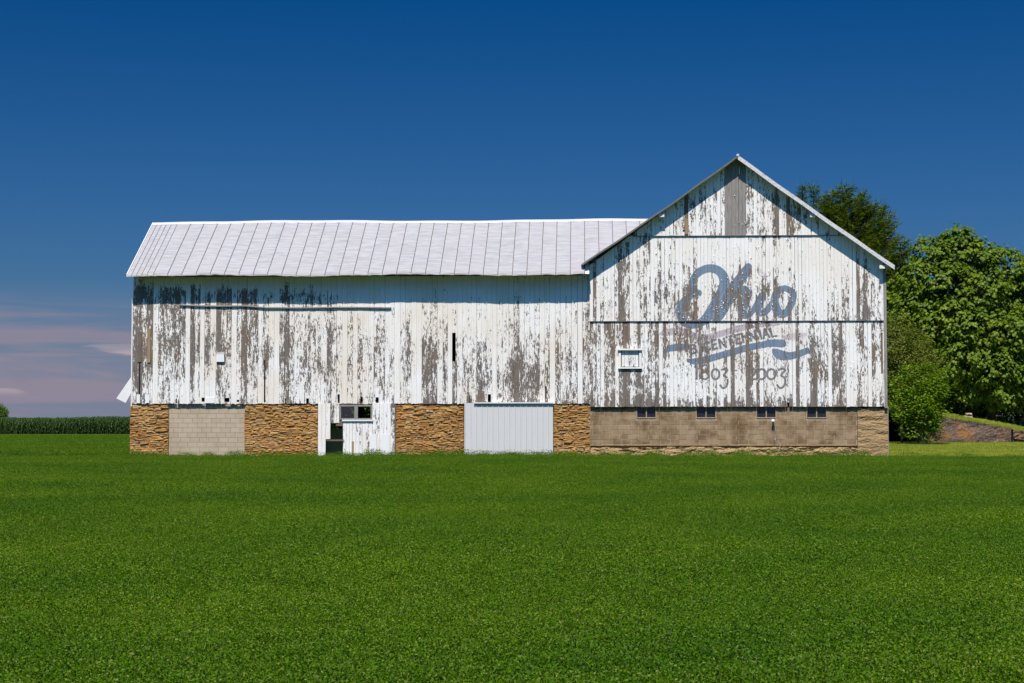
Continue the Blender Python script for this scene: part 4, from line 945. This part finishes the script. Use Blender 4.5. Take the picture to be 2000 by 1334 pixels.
# flower heads at its tips are small and pale
# dark trees behind
def dark_tree(px_, py_top, Y, w, label, seed, n=900, mat='catalpa_leaf', L=.34, group=None, nm='background_tree'):
    q = P(px_, py_top, Y); gz0 = .5; h = q.z - gz0; c = (q.x, Y, gz0 + h * .52); lb = mk_lobes(c, (w, w * .7, h * .42), 16, w * .42, seed)
    return broad_tree(nm, label, 'tree', (q.x, Y, gz0 - .3), lb, M[mat], n, 10, L, .4, 'quad', True, group, .6, .22, seed=seed)
dark_tree(1960, 560, 42, 5.0, 'dark tree behind the broad-leaved tree at the right edge', 11, 1500, 'far_leaf', .38)
dark_tree(1845, 600, 44, 4.0, 'dark green tree between the spruce and the broad-leaved tree', 12, 1300, 'far_leaf', .38)
dark_tree(2070, 600, 46, 5.0, 'dark tree farthest right, mostly out of the picture', 13, 900, 'far_leaf', .38)
for i, (px_, py_, sd_) in enumerate(((690, 700, 21), (640, 750, 22), (760, 740, 23))):
    dark_tree(px_, py_, 30 + 3 * i, 3.6, ['bushy tree behind the barn seen through the open stable window', 'green tree behind the barn seen above the inner wall of the doorway', 'tree behind the barn, right of the stable window view'][i], sd_, 700, 'far_leaf', .4)
# undergrowth beneath the trees
lb = []
for k in range(34):
    x = PX(1800, 36) + k * .6; lb.append((x, 37 + random.uniform(-1, 1), 1.6 + random.uniform(0, 1.4), 1.2, .9, 1.8))
broad_tree('undergrowth', 'dark leafy undergrowth in the shade below the right-hand trees', 'bushes', (PX(1900, 36), 37, .8), lb, M['far_leaf'], 3200, 10, .30, .3, 'quad', False, None, .5, seed=31)['kind'] = 'stuff'

# spruces
def spruce(label, x, Y, H, rad, seed, z0=0.4, tops=((0, 0, 1.0),), dens=1.0):
    rg = np.random.default_rng(seed); root = empty('spruce_tree', (x, Y, z0)); tag(root, label, 'tree', 'spruces behind the barn')
    P_, A_, U_, L_, W_ = [], [], [], [], []; br = MB()
    for (ox, oy, hf) in tops:
        HH = H * hf; zz = HH * .06
        br.tube([(ox * .2, oy * .2, -.2), (ox, oy, HH * .5), (ox, oy, HH)], [.22, .12, .02], 7)
        while zz < HH - .12:
            t = zz / HH; nb = int(5 + 3 * rg.random())
            for k in range(nb):
                az = rg.random() * 6.283; Lb = rad(t) * (.62 + .55 * rg.random()) + .15; d = np.array([math.cos(az), math.sin(az), 0])
                nseg = max(3, int(Lb / .11)); tt = np.linspace(0.08, 1, nseg)
                dr = (.05 + .30 * (1 - t)) * Lb; crv = -dr * np.sin(tt * 2.2) * 1.0 + Lb * .22 * tt ** 3 + Lb * .45 * tt * max(0, t - .45)
                pts = np.stack([ox + d[0] * tt * Lb, oy + d[1] * tt * Lb, zz + crv], 1)
                if Lb > .8: br.tube([tuple(pts[0]), tuple(pts[nseg // 2]), tuple(pts[-1])], [.03, .02, .006], 4)
                tan = np.gradient(pts, axis=0); tan /= np.linalg.norm(tan, axis=1, keepdims=True)
                if t > .35:
                    m3 = 2; P_.append(np.repeat(pts[-1:], m3, 0) + rg.normal(size=(m3, 3)) * .08); A_.append(np.array([[d[0] * .5, d[1] * .5, 1.0]]) + rg.normal(size=(m3, 3)) * .3); U_.append(rg.normal(size=(m3, 3))); L_.append(.3 + .3 * rg.random(m3)); W_.append(np.full(m3, .024))
                sd_ = np.cross(tan, [0, 0, 1.0]); q = int(4 * dens) + 1
                for m2 in range(q):
                    sgn = 1 if m2 % 2 else -1; ax = tan * (.55 + .3 * rg.random((nseg, 1))) + sd_ * sgn * (.35 + .6 * rg.random((nseg, 1))) + np.array([0, 0, -.45 if m2 > 1 else .12]) * rg.random((nseg, 1)) * 1.5
                    ln = (.20 + .26 * rg.random(nseg)) * (1.15 - .35 * tt); P_.append(pts + rg.normal(size=(nseg, 3)) * .03); A_.append(ax); U_.append(rg.normal(size=(nseg, 3)) * .6 + [0, 0, 1.0]); L_.append(ln); W_.append(np.full(nseg, .036) + .02 * rg.random(nseg))
            zz += (.36 + .16 * rg.random()) * (1 - .35 * t)
        # leader
        for m2 in range(34):
            P_.append(np.array([[ox, oy, HH - .05 * m2]])); v = rg.normal(size=(1, 3)) * .5 + [0, 0, .8]; A_.append(v); U_.append(rg.normal(size=(1, 3))); L_.append(np.array([.28])); W_.append(np.array([.05]))
    V, Fq = leaves(np.vstack(P_), np.vstack(A_), np.vstack(U_), np.concatenate(L_), np.concatenate(W_), 'quad')
    cr = link('crown', fast_mesh('crown', V, Fq, [M['spruce']]), root); cr['kind'] = 'stuff'; br.build('trunk', M['bark'], root)
    return root
SY = 36.0
def sp_h(px_, py_, Y): q = P(px_, py_, Y); return q.x, q.z - .4
x_, h_ = sp_h(1652, 362, SY)
spruce('broad round-topped spruce rising behind the right slope of the gable roof', x_, SY, h_, lambda t: 5.3 * (1 - t ** 1.9) ** .85 * (.55 + .45 * min(1, t * 3)), 41,
       tops=((0, 0, 1.0), (-.8, .3, .975), (.75, -.2, .97), (1.4, .4, .93), (-1.5, .2, .93)), dens=1.7)
x_, h_ = sp_h(1589, 363, SY + 3); spruce('slim spiky spruce top behind the roof, the right one of two thin tips', x_, SY + 3, h_, lambda t: 2.2 * (1 - t) + .05, 42)
x_, h_ = sp_h(1567, 364, SY + 4); spruce('slim spiky spruce top behind the roof, leftmost of the conifers', x_, SY + 4, h_, lambda t: 2.0 * (1 - t) + .05, 43)
x_, h_ = sp_h(1722, 405, SY + 1); spruce('ragged spruce with long side boughs at the right of the conifer clump', x_, SY + 1, h_, lambda t: 4.3 * (1 - t) ** .75 + .1, 44, dens=1.6)
x_, h_ = sp_h(1758, 470, SY - 2); spruce('shorter spruce at the right foot of the conifer clump, next to the broad-leaved tree', x_, SY - 2, h_, lambda t: 3.6 * (1 - t) ** .75 + .1, 45, dens=1.5)

# shrubs by the barn's right corner
def shrub(label, pts, Y, mat, L, n, seed, sq=1.0):
    lb = [(*tp(a, b, Y + dy), r, r, r * sq) for a, b, r, dy in pts]; x = PX(pts[0][0], Y)
    return broad_tree('shrub', label, 'shrub', (x, Y, float(gz(x, Y))), lb, mat, n, 9, L, .1, 'quad', True, None, .28, .07, seed=seed)
shrub('tall olive-green feathery shrub beside the barn corner', [(1760, 690, .9, 0), (1745, 665, .9, 0), (1780, 680, .9, .3), (1800, 700, .8, 0), (1750, 720, 1.0, 0), (1790, 730, .9, 0), (1815, 740, .6, 0), (1740, 640, .6, .5), (1765, 655, .6, .3), (1760, 770, 1.0, 0), (1752, 620, .35, .4), (1800, 670, .4, 0), (1825, 715, .4, 0)], 20, M['olive_leaf'], .11, 1900, 51)
shrub('bright green bushy shrub at ground level beside the barn corner', [(1790, 770, .8, 0), (1815, 760, .7, 0), (1770, 800, .7, 0), (1800, 810, .85, 0), (1825, 800, .5, 0), (1832, 765, .42, 0), (1785, 838, .55, 0), (1815, 842, .5, 0), (1765, 755, .5, 0), (1838, 735, .3, 0), (1808, 728, .4, 0), (1775, 725, .35, 0), (1826, 828, .45, 0), (1796, 790, .6, -.5)], 17.5, M['bright_leaf'], .15, 1250, 52)
# lone tree far left
q = P(-14, 782, 470); lb = mk_lobes((q.x, 470, 5.2), (4.0, 4.0, 3.4), 14, 1.7, 61)
broad_tree('lone_tree', 'small round tree beyond the corn at the far left edge', 'tree', (q.x, 470, -.1), lb, M['far_leaf'], 1000, 9, .5, .2, 'quad', True, None, .6, .3, seed=61)
# small blue table and stones on the bank at the right edge
q = P(1999, 826, 30); bt = empty('garden_table', (q.x, 30, q.z - .35)); tag(bt, 'small blue garden table under the trees at the right edge', 'table')
blue = simple('blue_paint', (0.03, 0.06, 0.38), .5, .1)
box('table_top', (-.25, .45, -.3, .3, .42, .47), blue, bt)
for a_ in (-.2, .4):
    for b_ in (-.25, .25): box('leg', (a_ - .02, a_ + .02, b_ - .02, b_ + .02, -.3, .42), blue, bt)
m_ = MB(); m_.tube([(q.x - .05, 30, q.z + .12), (q.x - .05, 30, q.z + .2), (q.x - .05, 30, q.z + .30)], [.06, .08, .1], 10); o = m_.build('flower_pot', simple('terracotta', (.45, .2, .1), .8)); tag(o, 'small terracotta pot standing on the blue garden table', 'pot')
q = P(1891, 810, 24.5); m_ = MB()
V, Fc, me = ROCKS[3]
for k, (w, h, dz) in enumerate(((.5, .18, 0), (.38, .14, .16))):
    o = link('grey_stone', me.copy(), None, (q.x + .03 * k, 24.6, q.z - .12 + dz)); o.data.materials.clear(); o.data.materials.append(M['block_pale']); o.scale = (w, .3, h)
    tag(o, ['flat grey stone lying on the grassy bank, lower of two', 'smaller flat grey stone stacked on the other on the grassy bank'][k], 'stone')

# ------------------------------------------------------------------ scattered stuff
def scatter(name, protos, pts, rot, scl, vi, label, cat_):
    pc = bpy.data.collections.new(name + '_kinds')
    for k, me in enumerate(protos): o = bpy.data.objects.new(f'{name}_kind', me); pc.objects.link(o)
    me = fast_mesh(name, pts, []); 
    attr(me, 'rot', rot, 'FLOAT_VECTOR'); attr(me, 'scl', scl)
    a = me.attributes.new('vi', 'INT', 'POINT'); a.data.foreach_set('value', np.asarray(vi, dtype=np.int32))
    o = link(name, me); tag(o, label, cat_, None, 'stuff')
    ng = bpy.data.node_groups.new(name, 'GeometryNodeTree'); ng.interface.new_socket('Geometry', in_out='INPUT', socket_type='NodeSocketGeometry'); ng.interface.new_socket('Geometry', in_out='OUTPUT', socket_type='NodeSocketGeometry')
    N = ng.nodes; L = ng.links; gi = N.new('NodeGroupInput'); go = N.new('NodeGroupOutput'); iop = N.new('GeometryNodeInstanceOnPoints'); ci = N.new('GeometryNodeCollectionInfo')
    ci.inputs['Collection'].default_value = pc; ci.inputs['Separate Children'].default_value = True; ci.inputs['Reset Children'].default_value = True
    iop.inputs['Pick Instance'].default_value = True
    def na(nm, dt): n = N.new('GeometryNodeInputNamedAttribute'); n.data_type = dt; n.inputs['Name'].default_value = nm; return n.outputs['Attribute']
    m2p = N.new('GeometryNodeMeshToPoints'); L.new(gi.outputs[0], m2p.inputs['Mesh'])
    L.new(m2p.outputs[0], iop.inputs['Points']); L.new(ci.outputs[0], iop.inputs['Instance'])
    L.new(na('vi', 'INT'), iop.inputs['Instance Index']); L.new(na('rot', 'FLOAT_VECTOR'), iop.inputs['Rotation']); L.new(na('scl', 'FLOAT'), iop.inputs['Scale'])
    L.new(iop.outputs[0], go.inputs[0]); md = o.modifiers.new('scatter', 'NODES'); md.node_group = ng
    return o
rng = np.random.default_rng(99)
def alfalfa_proto(n, seed, r=.2, h=.24):
    rg = np.random.default_rng(seed); rr = r * np.sqrt(rg.random(n)); a = rg.random(n) * 6.283
    z = h * (1 - .75 * rg.random(n) ** 1.6) * (1 - .35 * (rr / r) ** 2 * rg.random(n)); p = np.stack([rr * np.cos(a), rr * np.sin(a), z], 1)
    ax = np.stack([np.cos(a * 3.3 + rg.random(n) * 6), np.sin(a * 3.3 + rg.random(n) * 6), .7 * rg.normal(size=n)], 1); up = rg.normal(size=(n, 3)) * .8 + [0, 0, 1.0]
    L = .014 + .013 * rg.random(n); V, Fq = leaves(p, ax, up, L, L * .62)
    # a few thin stems / seed heads
    k = 4; ps = np.stack([rg.uniform(-r, r, k) * .6, rg.uniform(-r, r, k) * .6, np.zeros(k)], 1); ax2 = np.stack([rg.normal(size=k) * .25, rg.normal(size=k) * .25, np.ones(k)], 1); V2, F2 = leaves(ps, ax2, rg.normal(size=(k, 3)), h * (1.0 + .3 * rg.random(k)), .008)
    n1 = len(V) + len(V2); V3 = np.zeros((0, 3)); F3 = np.zeros((0, 4), int)
    if seed == 0:
        k = 2; ps = np.stack([rg.uniform(-r, r, k), rg.uniform(-r, r, k), np.full(k, h * .7)], 1); ax3 = np.stack([rg.normal(size=k) * .5, rg.normal(size=k) * .5, np.ones(k)], 1); V3, F3 = leaves(ps, ax3, rg.normal(size=(k, 3)), .022 + .02 * rg.random(k), .004)
    mi = np.concatenate([np.zeros(len(Fq) + len(F2), int), np.ones(len(F3), int)])
    return fast_mesh('alfalfa_clump', np.vstack([V, V2, V3]), np.vstack([Fq, F2 + len(V), F3 + n1]), [M['alfalfa'], M['straw']], False, mi)
protos = [alfalfa_proto(270, s_) for s_ in range(5)]
D = []; 
for d0 in np.arange(9.0, 71.5, 0.5):
    yc = -70 + d0; halfw = .345 * d0 + 1.5; dens = 46 if d0 < 30 else 40; n = int((2 * halfw + .06 * d0 + 2) * .5 * dens)
    x = rng.uniform(-halfw - .06 * d0 - 1, halfw + 1, n); y = yc + rng.random(n) * .5
    k = ~((x > 7.6 + 0) & (y > -0.75 + .25 * np.sin(x * .7))) & ~((y > -.30) & (x > WX0 - .1) & (x < GX1 + .1)); D.append(np.stack([x[k], y[k]], 1))
n = 26000; x = rng.uniform(-62, WX0 - .15, n); y = -0.5 + 90 * rng.random(n) ** 1.5; k = x > -.345 * (y + 72) - 3; D.append(np.stack([x[k], y[k]], 1))
D = np.vstack(D); n = len(D); patch = .5 + .5 * np.sin(D[:, 0] * .31 + 2 * np.sin(D[:, 1] * .17)) * np.sin(D[:, 1] * .43 + D[:, 0] * .11)
sc = (.78 + .45 * rng.random(n)) * (.9 + .2 * patch); sc[(D[:, 1] > 0)] *= 1.3; wd = (D[:, 1] > -1.6) & (D[:, 1] < 0) & (rng.random(n) < .22); sc[wd] *= 1.25 + .55 * rng.random(wd.sum())
scatter('alfalfa', protos, np.column_stack([D, gz(D[:, 0], D[:, 1]) - .02]), np.column_stack([rng.normal(size=n) * .12, rng.normal(size=n) * .12, rng.random(n) * 6.283]), sc, rng.integers(0, 5, n), 'dense low green alfalfa crop covering the field in front of the barn', 'crop')
# lawn blades
def tuft(seed, n=40, h=.10, r=.12):
    rg = np.random.default_rng(seed); p = np.stack([rg.uniform(-r, r, n), rg.uniform(-r, r, n), np.zeros(n)], 1); ax = np.stack([rg.normal(size=n) * .35, rg.normal(size=n) * .35, np.ones(n)], 1)
    V, Fq = leaves(p, ax, rg.normal(size=(n, 3)), h * (.5 + .8 * rg.random(n)), .014); return fast_mesh('grass_tuft', V, Fq, [M['lawn_blade']])
tp_ = [tuft(s_) for s_ in range(4)]
n = 30000; x = rng.uniform(7.7, 34, n); y = -.7 + 22 * rng.random(n) ** 1.2; k = ~((x < GX1 + .1) & (y > -.25)) & (x < .30 * (y + 74)); x, y = x[k], y[k]; z = gz(x, y) + .01
n2 = 6000; bi = rng.random(n2) * (nxb - 1.01); bj = rng.random(n2) ** 2 * 4; i0 = bi.astype(int); j0 = bj.astype(int); fi = bi - i0; fj = bj - j0
bp = (bankV[j0, i0] * ((1 - fi) * (1 - fj))[:, None] + bankV[j0, i0 + 1] * (fi * (1 - fj))[:, None] + bankV[j0 + 1, i0] * ((1 - fi) * fj)[:, None] + bankV[j0 + 1, i0 + 1] * (fi * fj)[:, None])
pp = np.vstack([np.column_stack([x, y, z]), bp]); n = len(pp)
scatter('lawn_grass', tp_, pp, np.column_stack([np.zeros(n), np.zeros(n), rng.random(n) * 6.283]), .7 + .7 * rng.random(n), rng.integers(0, 4, n), 'short yellowish lawn grass right of the barn and on the bank', 'grass')
# corn
def corn_proto(seed):
    rg = np.random.default_rng(seed); H = 2.15 + .2 * rg.random(); V = [(-.02, 0, 0), (.02, 0, 0), (.012, 0, H), (-.012, 0, H), (0, -.02, 0), (0, .02, 0), (0, .012, H), (0, -.012, H)]; Fc = [[0, 1, 2, 3], [4, 5, 6, 7]]; mi = [1, 1]
    for k in range(13):
        z = .25 + (H - .35) * k / 12; a = (k % 2) * 3.14 + rg.normal() * .7; L = .75 * (1 - abs(k / 12 - .5) * .7); w = .045; d = np.array([math.cos(a), math.sin(a), 0]); s_ = np.array([-d[1], d[0], 0]); b = len(V)
        for t, dz, ww in ((0, 0, .6), (.35, .22, 1), (.7, .22, .9), (1, -.05, .1)):
            q = d * L * t * .75 + np.array([0, 0, z + dz]); V += [tuple(q + s_ * w * ww), tuple(q - s_ * w * ww)]
        for t in range(3): Fc.append([b + 2 * t, b + 2 * t + 1, b + 2 * t + 3, b + 2 * t + 2]); mi.append(0)
    return fast_mesh('corn_plant', V, Fc, [M['corn_leaf'], M['corn_stalk']], False, mi)
cp = [corn_proto(s_) for s_ in range(5)]
pts = []
for r_ in range(36):
    y = 168 + .76 * r_; x = np.arange(-150, -30, .20) if r_ < 8 else np.arange(-95, -30, .20); x = x + rng.normal(size=len(x)) * .04; pts.append(np.column_stack([x, np.full(len(x), y) + rng.normal(size=len(x)) * .08]))
pts = np.vstack(pts); n = len(pts); hs = .93 + .12 * rng.random(n) + .04 * np.sin(pts[:, 0] * .25) + .10 * ss((pts[:, 0] + 92) / 40) * 0
scatter('corn', cp, np.column_stack([pts, gz(pts[:, 0], pts[:, 1]) - .02 ]), np.column_stack([rng.normal(size=n) * .05, rng.normal(size=n) * .05, rng.random(n) * 6.283]), hs, rng.integers(0, 5, n), 'tall dark green corn standing in rows across the field at the left', 'corn')
